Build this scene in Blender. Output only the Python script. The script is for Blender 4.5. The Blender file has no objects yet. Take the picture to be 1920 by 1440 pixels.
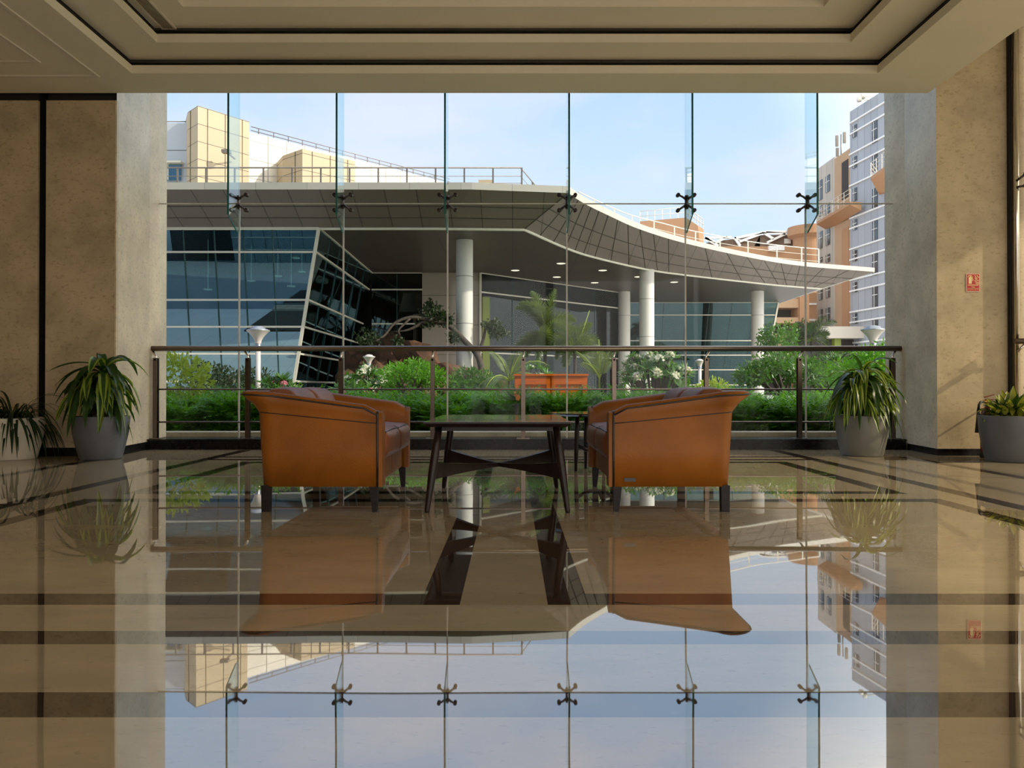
import bpy, bmesh, math, random
from mathutils import Vector, Matrix

# ------------------------------------------------------------------ camera
SC = bpy.context.scene
COL = SC.collection
PITCH = 0.00694
HC = 0.65
F = 1440.0
cam_d = bpy.data.cameras.new('camera')
cam = bpy.data.objects.new('camera', cam_d)
COL.objects.link(cam)
cam.location = (0, 0, HC)
cam.rotation_euler = (math.pi / 2 + PITCH, 0, 0)
cam_d.sensor_width = 36.0
cam_d.lens = 27.0
cam_d.clip_end = 2000
cam_d.clip_start = 0.02
SC.camera = cam

SC.view_settings.view_transform = 'Standard'
SC.view_settings.look = 'None'
SC.view_settings.gamma = 1.0
SC.view_settings.use_curve_mapping = False
SC.view_settings.exposure = 0.22
cy = SC.cycles
cy.use_denoising = True
cy.max_bounces = 10
cy.diffuse_bounces = 5
cy.glossy_bounces = 6
cy.transmission_bounces = 6
cy.transparent_max_bounces = 24
cy.caustics_reflective = True
cy.blur_glossy = 0.6
cy.caustics_refractive = False
cy.sample_clamp_indirect = 6.0

# ------------------------------------------------------------------ sky and sun
SUNDIR = Vector((-1.0, 0.34, -0.63)).normalized()      # the way sunlight travels
W = bpy.data.worlds.new('sky')
SC.world = W
W.use_nodes = True
wn = W.node_tree.nodes
wl = W.node_tree.links
wn.clear()
w_out = wn.new('ShaderNodeOutputWorld')
w_bg = wn.new('ShaderNodeBackground')
w_tc = wn.new('ShaderNodeTexCoord')
w_sep = wn.new('ShaderNodeSeparateXYZ')
wl.new(w_tc.outputs['Generated'], w_sep.inputs[0])
w_ramp = wn.new('ShaderNodeValToRGB')
w_ramp.color_ramp.elements[0].position = 0.0
w_ramp.color_ramp.elements[0].color = (0.70, 0.79, 0.93, 1)
w_ramp.color_ramp.elements[1].position = 0.6
w_ramp.color_ramp.elements[1].color = (0.36, 0.56, 0.92, 1)
e = w_ramp.color_ramp.elements.new(0.22)
e.color = (0.62, 0.78, 0.98, 1)
wl.new(w_sep.outputs['Z'], w_ramp.inputs[0])
w_map = wn.new('ShaderNodeMapping')
w_map.inputs['Scale'].default_value = (2.2, 2.2, 5.0)
wl.new(w_tc.outputs['Generated'], w_map.inputs[0])
w_noise = wn.new('ShaderNodeTexNoise')
w_noise.inputs['Scale'].default_value = 1.6
w_noise.inputs['Detail'].default_value = 5.0
w_noise.inputs['Roughness'].default_value = 0.5
wl.new(w_map.outputs[0], w_noise.inputs['Vector'])
w_cr = wn.new('ShaderNodeValToRGB')
w_cr.color_ramp.elements[0].position = 0.44
w_cr.color_ramp.elements[0].color = (0, 0, 0, 1)
w_cr.color_ramp.elements[1].position = 0.66
w_cr.color_ramp.elements[1].color = (1, 1, 1, 1)
wl.new(w_noise.outputs['Fac'], w_cr.inputs[0])
w_mul = wn.new('ShaderNodeMath')
w_mul.operation = 'MULTIPLY'
w_mul.inputs[1].default_value = 0.75
wl.new(w_cr.outputs[0], w_mul.inputs[0])
w_mix = wn.new('ShaderNodeMixRGB')
w_mix.inputs['Color2'].default_value = (0.80, 0.81, 0.95, 1)
wl.new(w_mul.outputs[0], w_mix.inputs['Fac'])
wl.new(w_ramp.outputs[0], w_mix.inputs['Color1'])
# brighter, warmer haze on the sun's side of the sky
w_dot = wn.new('ShaderNodeVectorMath')
w_dot.operation = 'DOT_PRODUCT'
w_dot.inputs[1].default_value = tuple(-SUNDIR)
wl.new(w_tc.outputs['Generated'], w_dot.inputs[0])
w_mr = wn.new('ShaderNodeMapRange')
w_mr.inputs['From Min'].default_value = 0.15
w_mr.inputs['From Max'].default_value = 1.0
w_mr.inputs['To Min'].default_value = 0.0
w_mr.inputs['To Max'].default_value = 5.0
wl.new(w_dot.outputs['Value'], w_mr.inputs['Value'])
w_glow = wn.new('ShaderNodeMixRGB')
w_glow.blend_type = 'ADD'
w_glow.use_clamp = False
w_glow.inputs['Color2'].default_value = (1.0, 0.90, 0.72, 1)
wl.new(w_mix.outputs[0], w_glow.inputs['Color1'])
w_mr.clamp = True
w_pw = wn.new('ShaderNodeMath')
w_pw.operation = 'POWER'
w_pw.inputs[1].default_value = 1.6
wl.new(w_mr.outputs[0], w_pw.inputs[0])
wl.new(w_pw.outputs[0], w_glow.inputs['Fac'])
# warm glow added to the unseen rear sky to brighten the interior
w_mr2 = wn.new('ShaderNodeMapRange')
w_mr2.inputs['From Min'].default_value = -0.05
w_mr2.inputs['From Max'].default_value = -0.9
w_mr2.inputs['To Min'].default_value = 0.0
w_mr2.inputs['To Max'].default_value = 4.0
wl.new(w_sep.outputs['Y'], w_mr2.inputs['Value'])
w_glow2 = wn.new('ShaderNodeMixRGB')
w_glow2.blend_type = 'ADD'
w_glow2.inputs['Color2'].default_value = (1.0, 0.90, 0.72, 1)
wl.new(w_mr2.outputs[0], w_glow2.inputs['Fac'])
wl.new(w_glow.outputs[0], w_glow2.inputs['Color1'])
wl.new(w_glow2.outputs[0], w_bg.inputs['Color'])
w_bg.inputs['Strength'].default_value = 1.0
wl.new(w_bg.outputs[0], w_out.inputs[0])

sun_d = bpy.data.lights.new('sun', 'SUN')
sun = bpy.data.objects.new('sun', sun_d)
COL.objects.link(sun)
sun_d.energy = 3.6
sun_d.color = (1.0, 0.90, 0.74)
sun_d.angle = math.radians(0.9)
sun.rotation_euler = SUNDIR.to_track_quat('-Z', 'Y').to_euler()
sun.location = (20, -12, 20)

# ------------------------------------------------------------------ helpers
RND = random.Random(7)


def P(px, py, Y):
    """the point at depth Y that the photograph shows at pixel (px, py)"""
    u = (px - 960.0) / F
    v = (720.0 - py) / F
    c, s = math.cos(PITCH), math.sin(PITCH)
    dy = c - s * v
    dz = s + c * v
    t = Y / dy
    return Vector((u * t, Y, HC + dz * t))


def PZ(px, py, z):
    """the point at height z that the photograph shows at pixel (px, py)"""
    u = (px - 960.0) / F
    v = (720.0 - py) / F
    c, s = math.cos(PITCH), math.sin(PITCH)
    t = (z - HC) / (s + c * v)
    return Vector((u * t, (c - s * v) * t, z))


ORG = {}
MATS = {}


def new_mat(name):
    m = bpy.data.materials.new(name)
    m.use_nodes = True
    nt = m.node_tree
    nt.nodes.clear()
    out = nt.nodes.new('ShaderNodeOutputMaterial')
    return m, nt, out


def mat(name, col, rough=0.5, metal=0.0, noise=6.0, amt=0.12, spec=0.5, coat=0.0, bump=0.0, bscale=60.0,
        emit=None, estr=0.0, sheen=0.0, stretch=(1, 1, 1), transl=None):
    if name in MATS:
        return MATS[name]
    m, nt, out = new_mat(name)
    b = nt.nodes.new('ShaderNodeBsdfPrincipled')
    tc = nt.nodes.new('ShaderNodeTexCoord')
    mp = nt.nodes.new('ShaderNodeMapping')
    mp.inputs['Scale'].default_value = stretch
    nt.links.new(tc.outputs['Object'], mp.inputs[0])
    n = nt.nodes.new('ShaderNodeTexNoise')
    n.inputs['Scale'].default_value = noise
    n.inputs['Detail'].default_value = 4
    nt.links.new(mp.outputs[0], n.inputs['Vector'])
    r = nt.nodes.new('ShaderNodeValToRGB')
    r.color_ramp.elements[0].position = 0.3
    r.color_ramp.elements[1].position = 0.7
    lo = [max(0, c * (1 - amt)) for c in col]
    hi = [c * (1 + amt) for c in col]
    r.color_ramp.elements[0].color = (*lo, 1)
    r.color_ramp.elements[1].color = (*hi, 1)
    nt.links.new(n.outputs['Fac'], r.inputs[0])
    nt.links.new(r.outputs[0], b.inputs['Base Color'])
    b.inputs['Roughness'].default_value = rough
    b.inputs['Metallic'].default_value = metal
    b.inputs['Specular IOR Level'].default_value = spec
    b.inputs['Coat Weight'].default_value = coat
    if emit:
        b.inputs['Emission Color'].default_value = (*emit, 1)
        b.inputs['Emission Strength'].default_value = estr
    if bump > 0:
        n2 = nt.nodes.new('ShaderNodeTexNoise')
        n2.inputs['Scale'].default_value = bscale
        n2.inputs['Detail'].default_value = 3
        nt.links.new(mp.outputs[0], n2.inputs['Vector'])
        bp = nt.nodes.new('ShaderNodeBump')
        bp.inputs['Strength'].default_value = bump
        bp.inputs['Distance'].default_value = 0.01
        nt.links.new(n2.outputs['Fac'], bp.inputs['Height'])
        nt.links.new(bp.outputs[0], b.inputs['Normal'])
    last = b
    if transl:
        t = nt.nodes.new('ShaderNodeBsdfTranslucent')
        t.inputs['Color'].default_value = (*transl, 1)
        mx = nt.nodes.new('ShaderNodeMixShader')
        mx.inputs[0].default_value = 0.35
        nt.links.new(b.outputs[0], mx.inputs[1])
        nt.links.new(t.outputs[0], mx.inputs[2])
        last = mx
    nt.links.new(last.outputs[0], out.inputs[0])
    MATS[name] = m
    return m


def stone_mat(name, col, vein, rough=0.35, scale=3.0, spec=0.5):
    """limestone: blotchy cream with small darker flecks"""
    m, nt, out = new_mat(name)
    L = nt.links.new
    b = nt.nodes.new('ShaderNodeBsdfPrincipled')
    tc = nt.nodes.new('ShaderNodeTexCoord')
    n1 = nt.nodes.new('ShaderNodeTexNoise')
    n1.inputs['Scale'].default_value = scale
    n1.inputs['Detail'].default_value = 6
    n1.inputs['Roughness'].default_value = 0.62
    L(tc.outputs['Object'], n1.inputs['Vector'])
    r1 = nt.nodes.new('ShaderNodeValToRGB')
    r1.color_ramp.elements[0].position = 0.34
    r1.color_ramp.elements[1].position = 0.68
    r1.color_ramp.elements[0].color = (*[c * 0.80 for c in col], 1)
    r1.color_ramp.elements[1].color = (*[min(1, c * 1.14) for c in col], 1)
    L(n1.outputs['Fac'], r1.inputs[0])
    mp = nt.nodes.new('ShaderNodeMapping')
    mp.inputs['Scale'].default_value = (1, 1, 1.7)
    L(tc.outputs['Object'], mp.inputs[0])
    n2 = nt.nodes.new('ShaderNodeTexNoise')
    n2.inputs['Scale'].default_value = scale * 9
    n2.inputs['Detail'].default_value = 5
    n2.inputs['Roughness'].default_value = 0.7
    L(mp.outputs[0], n2.inputs['Vector'])
    r2 = nt.nodes.new('ShaderNodeValToRGB')
    r2.color_ramp.elements[0].position = 0.54
    r2.color_ramp.elements[1].position = 0.70
    r2.color_ramp.elements[0].color = (0, 0, 0, 1)
    r2.color_ramp.elements[1].color = (0.75, 0.75, 0.75, 1)
    L(n2.outputs['Fac'], r2.inputs[0])
    mx = nt.nodes.new('ShaderNodeMixRGB')
    mx.inputs['Color2'].default_value = (*vein, 1)
    L(r2.outputs[0], mx.inputs['Fac'])
    L(r1.outputs[0], mx.inputs['Color1'])
    L(mx.outputs[0], b.inputs['Base Color'])
    b.inputs['Roughness'].default_value = rough
    b.inputs['Specular IOR Level'].default_value = spec
    L(b.outputs[0], out.inputs[0])
    return m


def polished_mat(name, col, vein, add=0.30, mul=0.8, scale=2.2):
    """polished marble floor: veined stone under a mirror-like sealed face"""
    m, nt, out = new_mat(name)
    L = nt.links.new
    d = nt.nodes.new('ShaderNodeBsdfDiffuse')
    g = nt.nodes.new('ShaderNodeBsdfGlossy')
    g.inputs['Roughness'].default_value = 0.015
    g.inputs['Color'].default_value = (1, 1, 1, 1)
    tc = nt.nodes.new('ShaderNodeTexCoord')
    mp = nt.nodes.new('ShaderNodeMapping')
    mp.inputs['Scale'].default_value = (1, 2.2, 1)
    L(tc.outputs['Object'], mp.inputs[0])
    n1 = nt.nodes.new('ShaderNodeTexNoise')
    n1.inputs['Scale'].default_value = scale
    n1.inputs['Detail'].default_value = 8
    n1.inputs['Roughness'].default_value = 0.6
    L(mp.outputs[0], n1.inputs['Vector'])
    r1 = nt.nodes.new('ShaderNodeValToRGB')
    r1.color_ramp.elements[0].position = 0.32
    r1.color_ramp.elements[1].position = 0.70
    r1.color_ramp.elements[0].color = (*[c * 0.86 for c in col], 1)
    r1.color_ramp.elements[1].color = (*[min(1, c * 1.1) for c in col], 1)
    L(n1.outputs['Fac'], r1.inputs[0])
    n2 = nt.nodes.new('ShaderNodeTexNoise')
    n2.inputs['Scale'].default_value = scale * 11
    n2.inputs['Detail'].default_value = 6
    n2.inputs['Roughness'].default_value = 0.72
    L(mp.outputs[0], n2.inputs['Vector'])
    r2 = nt.nodes.new('ShaderNodeValToRGB')
    r2.color_ramp.elements[0].position = 0.58
    r2.color_ramp.elements[1].position = 0.76
    r2.color_ramp.elements[0].color = (0, 0, 0, 1)
    r2.color_ramp.elements[1].color = (0.8, 0.8, 0.8, 1)
    L(n2.outputs['Fac'], r2.inputs[0])
    mx = nt.nodes.new('ShaderNodeMixRGB')
    mx.inputs['Color2'].default_value = (*vein, 1)
    L(r2.outputs[0], mx.inputs['Fac'])
    L(r1.outputs[0], mx.inputs['Color1'])
    L(mx.outputs[0], d.inputs['Color'])
    fr = nt.nodes.new('ShaderNodeFresnel')
    fr.inputs['IOR'].default_value = 1.5
    ma = nt.nodes.new('ShaderNodeMath')
    ma.operation = 'MULTIPLY_ADD'
    ma.inputs[1].default_value = mul
    ma.inputs[2].default_value = add
    ma.use_clamp = True
    L(fr.outputs[0], ma.inputs[0])
    # slabs are not perfectly flat: a long, very shallow swell
    n3 = nt.nodes.new('ShaderNodeTexNoise')
    n3.inputs['Scale'].default_value = 1.3
    n3.inputs['Detail'].default_value = 1
    L(tc.outputs['Object'], n3.inputs['Vector'])
    bp = nt.nodes.new('ShaderNodeBump')
    bp.inputs['Strength'].default_value = 0.05
    bp.inputs['Distance'].default_value = 0.02
    L(n3.outputs['Fac'], bp.inputs['Height'])
    L(bp.outputs[0], g.inputs['Normal'])
    ms = nt.nodes.new('ShaderNodeMixShader')
    L(ma.outputs[0], ms.inputs[0])
    L(d.outputs[0], ms.inputs[1])
    L(g.outputs[0], ms.inputs[2])
    L(ms.outputs[0], out.inputs[0])
    return m


def glass_mat(name, tint=(0.93, 0.97, 0.96), refl=0.6, floor_refl=0.02, rough=0.0, gcol=(1, 1, 1)):
    m, nt, out = new_mat(name)
    L = nt.links.new
    t = nt.nodes.new('ShaderNodeBsdfTransparent')
    nz = nt.nodes.new('ShaderNodeTexNoise')
    nz.inputs['Scale'].default_value = 1.5
    tc = nt.nodes.new('ShaderNodeTexCoord')
    L(tc.outputs['Object'], nz.inputs['Vector'])
    r = nt.nodes.new('ShaderNodeValToRGB')
    r.color_ramp.elements[0].color = (*[c * 0.985 for c in tint], 1)
    r.color_ramp.elements[1].color = (*tint, 1)
    L(nz.outputs['Fac'], r.inputs[0])
    L(r.outputs[0], t.inputs['Color'])
    g = nt.nodes.new('ShaderNodeBsdfGlossy')
    g.inputs['Roughness'].default_value = rough
    g.inputs['Color'].default_value = (*gcol, 1)
    lw_ = nt.nodes.new('ShaderNodeLayerWeight')
    lw_.inputs['Blend'].default_value = 0.5
    pw_ = nt.nodes.new('ShaderNodeMath')
    pw_.operation = 'POWER'
    pw_.inputs[1].default_value = 4.0
    L(lw_.outputs['Facing'], pw_.inputs[0])
    fr = nt.nodes.new('ShaderNodeMath')
    fr.operation = 'MULTIPLY_ADD'
    fr.inputs[1].default_value = 0.95
    fr.inputs[2].default_value = 0.04
    L(pw_.outputs[0], fr.inputs[0])
    ma = nt.nodes.new('ShaderNodeMath')
    ma.operation = 'MULTIPLY_ADD'
    ma.inputs[1].default_value = refl
    ma.inputs[2].default_value = floor_refl
    ma.use_clamp = True
    L(fr.outputs[0], ma.inputs[0])
    ms = nt.nodes.new('ShaderNodeMixShader')
    L(ma.outputs[0], ms.inputs[0])
    L(t.outputs[0], ms.inputs[1])
    L(g.outputs[0], ms.inputs[2])
    L(ms.outputs[0], out.inputs[0])
    return m


def panel_mat(name, col, line, sx, sy, axes='XY', off=(0, 0), width=0.012, rough=0.4, metal=0.0, var=0.04, spec=0.5):
    """cladding panels with thin dark joints every sx, sy metres along the named object axes"""
    m, nt, out = new_mat(name)
    L = nt.links.new
    b = nt.nodes.new('ShaderNodeBsdfPrincipled')
    tc = nt.nodes.new('ShaderNodeTexCoord')
    sp = nt.nodes.new('ShaderNodeSeparateXYZ')
    L(tc.outputs['Object'], sp.inputs[0])
    masks = []
    cells = []
    for k, (s, ax) in enumerate(((sx, axes[0]), (sy, axes[1]))):
        if not s:
            continue
        a = nt.nodes.new('ShaderNodeMath')
        a.operation = 'ADD'
        a.inputs[1].default_value = off[k] + 1000 * s
        L(sp.outputs[ax], a.inputs[0])
        dv = nt.nodes.new('ShaderNodeMath')
        dv.operation = 'DIVIDE'
        dv.inputs[1].default_value = s
        L(a.outputs[0], dv.inputs[0])
        fr = nt.nodes.new('ShaderNodeMath')
        fr.operation = 'FRACT'
        L(dv.outputs[0], fr.inputs[0])
        lt = nt.nodes.new('ShaderNodeMath')
        lt.operation = 'LESS_THAN'
        lt.inputs[1].default_value = width / s
        L(fr.outputs[0], lt.inputs[0])
        masks.append(lt)
        fl = nt.nodes.new('ShaderNodeMath')
        fl.operation = 'FLOOR'
        L(dv.outputs[0], fl.inputs[0])
        cells.append(fl)
    mk = masks[0]
    if len(masks) > 1:
        mx = nt.nodes.new('ShaderNodeMath')
        mx.operation = 'MAXIMUM'
        L(masks[0].outputs[0], mx.inputs[0])
        L(masks[1].outputs[0], mx.inputs[1])
        mk = mx
    cb = nt.nodes.new('ShaderNodeCombineXYZ')
    for k, c in enumerate(cells):
        L(c.outputs[0], cb.inputs[k])
    wh = nt.nodes.new('ShaderNodeTexWhiteNoise')
    L(cb.outputs[0], wh.inputs['Vector'])
    r = nt.nodes.new('ShaderNodeValToRGB')
    r.color_ramp.elements[0].color = (*[c * (1 - var) for c in col], 1)
    r.color_ramp.elements[1].color = (*[min(1, c * (1 + var)) for c in col], 1)
    L(wh.outputs['Value'], r.inputs[0])
    mc = nt.nodes.new('ShaderNodeMixRGB')
    mc.inputs['Color2'].default_value = (*line, 1)
    L(mk.outputs[0], mc.inputs['Fac'])
    L(r.outputs[0], mc.inputs['Color1'])
    L(mc.outputs[0], b.inputs['Base Color'])
    b.inputs['Roughness'].default_value = rough
    b.inputs['Metallic'].default_value = metal
    b.inputs['Specular IOR Level'].default_value = spec
    L(b.outputs[0], out.inputs[0])
    return m


class MB:
    def __init__(self):
        self.v = []
        self.f = []
        self.m = []
        self.s = []

    def add(self, vs, fs, mi=0, smooth=False):
        o = len(self.v)
        self.v.extend([tuple(p) for p in vs])
        for f in fs:
            self.f.append(tuple(i + o for i in f))
            self.m.append(mi)
            self.s.append(smooth)

    def box(self, a, b, mi=0):
        x0, x1 = sorted((a[0], b[0]))
        y0, y1 = sorted((a[1], b[1]))
        z0, z1 = sorted((a[2], b[2]))
        vs = [(x0, y0, z0), (x1, y0, z0), (x1, y1, z0), (x0, y1, z0), (x0, y0, z1), (x1, y0, z1), (x1, y1, z1), (x0, y1, z1)]
        self.add(vs, [(0, 3, 2, 1), (4, 5, 6, 7), (0, 1, 5, 4), (1, 2, 6, 5), (2, 3, 7, 6), (3, 0, 4, 7)], mi)
        return self

    def hexa(self, bot, top, mi=0):
        """a prism between two equally long rings"""
        n = len(bot)
        vs = list(bot) + list(top)
        fs = [tuple(reversed(range(n))), tuple(range(n, 2 * n))]
        for i in range(n):
            j = (i + 1) % n
            fs.append((i, j, n + j, n + i))
        self.add(vs, fs, mi)
        return self

    def prism(self, pts, z0, z1, mi=0):
        return self.hexa([(p[0], p[1], z0) for p in pts], [(p[0], p[1], z1) for p in pts], mi)

    def bar(self, a, b, w, h=None, mi=0, up=Vector((0, 0, 1)), w2=None, h2=None):
        """a straight bar of rectangular section from a to b"""
        a, b = Vector(a), Vector(b)
        h = h or w
        w2 = w2 if w2 is not None else w
        h2 = h2 if h2 is not None else h
        d = (b - a).normalized()
        s = d.cross(up)
        if s.length < 1e-4:
            s = d.cross(Vector((0, 1, 0)))
        s.normalize()
        u = s.cross(d).normalized()
        ring = lambda c, ww, hh: [c + s * ww / 2 + u * hh / 2, c - s * ww / 2 + u * hh / 2, c - s * ww / 2 - u * hh / 2, c + s * ww / 2 - u * hh / 2]
        return self.hexa(ring(a, w, h), ring(b, w2, h2), mi)

    def tube(self, pts, r, n=10, mi=0, closed=False, cap=True, radii=None):
        pts = [Vector(p) for p in pts]
        m = len(pts)
        rings = []
        prev = None
        for i, p in enumerate(pts):
            if closed:
                d = (pts[(i + 1) % m] - pts[i - 1]).normalized()
            else:
                d = (pts[min(i + 1, m - 1)] - pts[max(i - 1, 0)]).normalized()
            if prev is None:
                s = d.cross(Vector((0, 0, 1)))
                if s.length < 1e-3:
                    s = d.cross(Vector((0, 1, 0)))
            else:
                s = prev - d * prev.dot(d)
                if s.length < 1e-5:
                    s = d.orthogonal()
            s.normalize()
            prev = s
            u = d.cross(s)
            rr = radii[i] if radii else r
            rings.append([p + (s * math.cos(2 * math.pi * k / n) + u * math.sin(2 * math.pi * k / n)) * rr for k in range(n)])
        vs = [q for ring in rings for q in ring]
        fs = []
        for i in range(m if closed else m - 1):
            j = (i + 1) % m
            for k in range(n):
                l = (k + 1) % n
                fs.append((i * n + k, i * n + l, j * n + l, j * n + k))
        if cap and not closed:
            fs.append(tuple(reversed(range(n))))
            fs.append(tuple((m - 1) * n + k for k in range(n)))
        self.add(vs, fs, mi, True)
        return self

    def lathe(self, prof, c=(0, 0, 0), n=32, mi=0, smooth=True, mis=None):
        vs = []
        for r, z in prof:
            for k in range(n):
                a = 2 * math.pi * k / n
                vs.append((c[0] + r * math.cos(a), c[1] + r * math.sin(a), c[2] + z))
        for i in range(len(prof) - 1):
            fs = []
            for k in range(n):
                l = (k + 1) % n
                fs.append((i * n + k, i * n + l, (i + 1) * n + l, (i + 1) * n + k))
            if i == 0:
                base = len(self.v)
                self.add(vs, fs, mis[i] if mis else mi, smooth)
            else:
                for f in fs:
                    self.f.append(tuple(q + base for q in f))
                    self.m.append(mis[i] if mis else mi)
                    self.s.append(smooth)
        return self

    def soft_box(self, a, b, r, seg=4, bulge=(0, 0, 0), div=6, mi=0, warp=None):
        """an upholstered box: rounded edges, faces that swell by bulge at their middle"""
        a, b = Vector(a), Vector(b)
        r = min(r, min((b - a)) * 0.499)
        ax = []
        for i in range(3):
            lo, hi = a[i], b[i]
            t = [lo + r * (1 - math.cos(math.pi / 2 * k / seg)) * 1.0 for k in range(seg)]
            mid = [lo + r + (hi - lo - 2 * r) * k / div for k in range(div + 1)]
            t2 = [hi - r * (1 - math.cos(math.pi / 2 * k / seg)) for k in range(seg - 1, -1, -1)]
            ax.append(t + mid + t2)
        idx = {}
        vs, fs = [], []
        c = (a + b) / 2
        hs = (b - a) / 2

        def vert(p):
            key = (round(p[0], 5), round(p[1], 5), round(p[2], 5))
            if key in idx:
                return idx[key]
            p = Vector(p)
            q = Vector([min(max(p[i], a[i] + r), b[i] - r) for i in range(3)])
            d = p - q
            if d.length > 1e-7:
                # map the cube's skin onto the ball at this corner
                o = q + d.normalized() * r
            else:
                o = p
            n = [(o[i] - c[i]) / hs[i] for i in range(3)]
            w = [max(0.0, 1 - n[i] ** 2) for i in range(3)]
            o = Vector((o[0] + bulge[0] * n[0] * w[1] * w[2], o[1] + bulge[1] * n[1] * w[0] * w[2], o[2] + bulge[2] * n[2] * w[0] * w[1]))
            if warp:
                o = Vector(warp(o))
            idx[key] = len(vs)
            vs.append(tuple(o))
            return idx[key]

        for i in range(3):
            j, k = (i + 1) % 3, (i + 2) % 3
            for side in (0, 1):
                val = (a[i], b[i])[side]
                for p in range(len(ax[j]) - 1):
                    for q in range(len(ax[k]) - 1):
                        quad = []
                        for (u, v) in ((p, q), (p + 1, q), (p + 1, q + 1), (p, q + 1)):
                            pt = [0, 0, 0]
                            pt[i] = val
                            pt[j] = ax[j][u]
                            pt[k] = ax[k][v]
                            quad.append(vert(pt))
                        if side == 0:
                            quad.reverse()
                        if len(set(quad)) >= 3:
                            qq = []
                            for z in quad:
                                if z not in qq:
                                    qq.append(z)
                            fs.append(tuple(qq))
        self.add(vs, fs, mi, True)
        return self

    def build(self, name, m, parent=None, org=None):
        o0 = Vector(org) if org is not None else (ORG.get(parent.name, Vector((0, 0, 0))) if parent else Vector((0, 0, 0)))
        me = bpy.data.meshes.new(name)
        me.from_pydata([(p[0] - o0.x, p[1] - o0.y, p[2] - o0.z) for p in self.v], [], self.f)
        for x in (m if isinstance(m, (list, tuple)) else [m]):
            me.materials.append(x)
        me.polygons.foreach_set('material_index', self.m)
        me.polygons.foreach_set('use_smooth', self.s)
        me.update()
        bm = bmesh.new()
        bm.from_mesh(me)
        if not getattr(self, 'leafy', False):
            bmesh.ops.recalc_face_normals(bm, faces=bm.faces)
        bm.to_mesh(me)
        bm.free()
        o = bpy.data.objects.new(name, me)
        COL.objects.link(o)
        if parent:
            o.parent = parent
            ORG[o.name] = o0
        elif org is not None:
            o.location = o0
            ORG[o.name] = o0
        return o


def tag(o, label=None, cat=None, group=None, kind=None):
    if label:
        o['label'] = label
    if cat:
        o['category'] = cat
    if group:
        o['group'] = group
    if kind:
        o['kind'] = kind
    return o


def thing(name, label, cat, loc=(0, 0, 0), group=None, local=False):
    o = bpy.data.objects.new(name, None)
    o.empty_display_size = 0.1
    COL.objects.link(o)
    o.location = loc
    ORG[o.name] = Vector((0, 0, 0)) if local else Vector(loc)
    return tag(o, label, cat, group)


def copy_tree(o, parent=None):
    kids = list(o.children)
    c = o.copy()
    COL.objects.link(c)
    if parent:
        c.parent = parent
    ORG[c.name] = ORG.get(o.name, Vector((0, 0, 0)))
    for k in kids:
        copy_tree(k, c)
    return c


def struct(o):
    o['kind'] = 'structure'
    return o


# ------------------------------------------------------------------ materials
M = {}
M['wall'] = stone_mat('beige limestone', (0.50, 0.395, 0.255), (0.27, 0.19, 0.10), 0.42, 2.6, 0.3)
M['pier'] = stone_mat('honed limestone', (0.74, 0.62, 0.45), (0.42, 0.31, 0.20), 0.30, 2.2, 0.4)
M['floor'] = polished_mat('polished cream marble', (0.41, 0.325, 0.212), (0.24, 0.155, 0.085), 0.30, 0.45)
M['band'] = polished_mat('polished dark brown marble', (0.052, 0.034, 0.024), (0.16, 0.11, 0.075), 0.30, 0.45)
M['ceiling'] = mat('painted plaster', (0.74, 0.66, 0.50), 0.8, noise=1.2, amt=0.03, spec=0.2)
M['plaster_line'] = mat('painted moulding', (0.66, 0.58, 0.45), 0.7, noise=2, amt=0.03)
M['black'] = mat('black granite', (0.007, 0.006, 0.006), 0.25, noise=30, amt=0.5, spec=.25)
M['gap'] = mat('dark recess', (0.012, 0.010, 0.009), 0.8)
M['steel'] = mat('brushed stainless steel', (0.24, 0.19, 0.155), 0.30, metal=1.0, noise=8, amt=0.06, stretch=(1, 1, 20))
M['post_steel'] = mat('bronze tinted brushed steel', (0.13, 0.10, 0.082), 0.30, metal=1.0, noise=8, amt=0.08, stretch=(1, 1, 20))
M['chrome'] = mat('polished steel', (0.66, 0.62, 0.57), 0.12, metal=1.0, noise=5, amt=0.04)
M['bronze'] = mat('dark bronze casting', (0.075, 0.055, 0.05), 0.35, metal=0.8, noise=20, amt=0.3)
M['glass'] = glass_mat('clear glazing', (0.965, 0.985, 0.98), 0.13, 0.0)
M['fin'] = glass_mat('fin glass', (0.83, 0.935, 0.95), 0.6, 0.06)
M['fin_edge'] = mat('green glass edge', (0.015, 0.12, 0.10), 0.1, noise=3, amt=0.4)
M['joint'] = mat('silicone joint', (0.55, 0.53, 0.50), 0.5)
M['vent'] = mat('bronze painted grille', (0.34, 0.27, 0.18), 0.5)

# ------------------------------------------------------------------ the room
SOF = 3.52          # soffit height
WY = 7.45           # stone wall panels
GY = 8.56           # glass line
TOPZ = 4.95

# floor: one slab of marble with inlaid dark bands
bands = []


def band(x0, x1, y0, y1):
    bands.append((min(x0, x1), max(x0, x1), min(y0, y1), max(y0, y1)))


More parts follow.
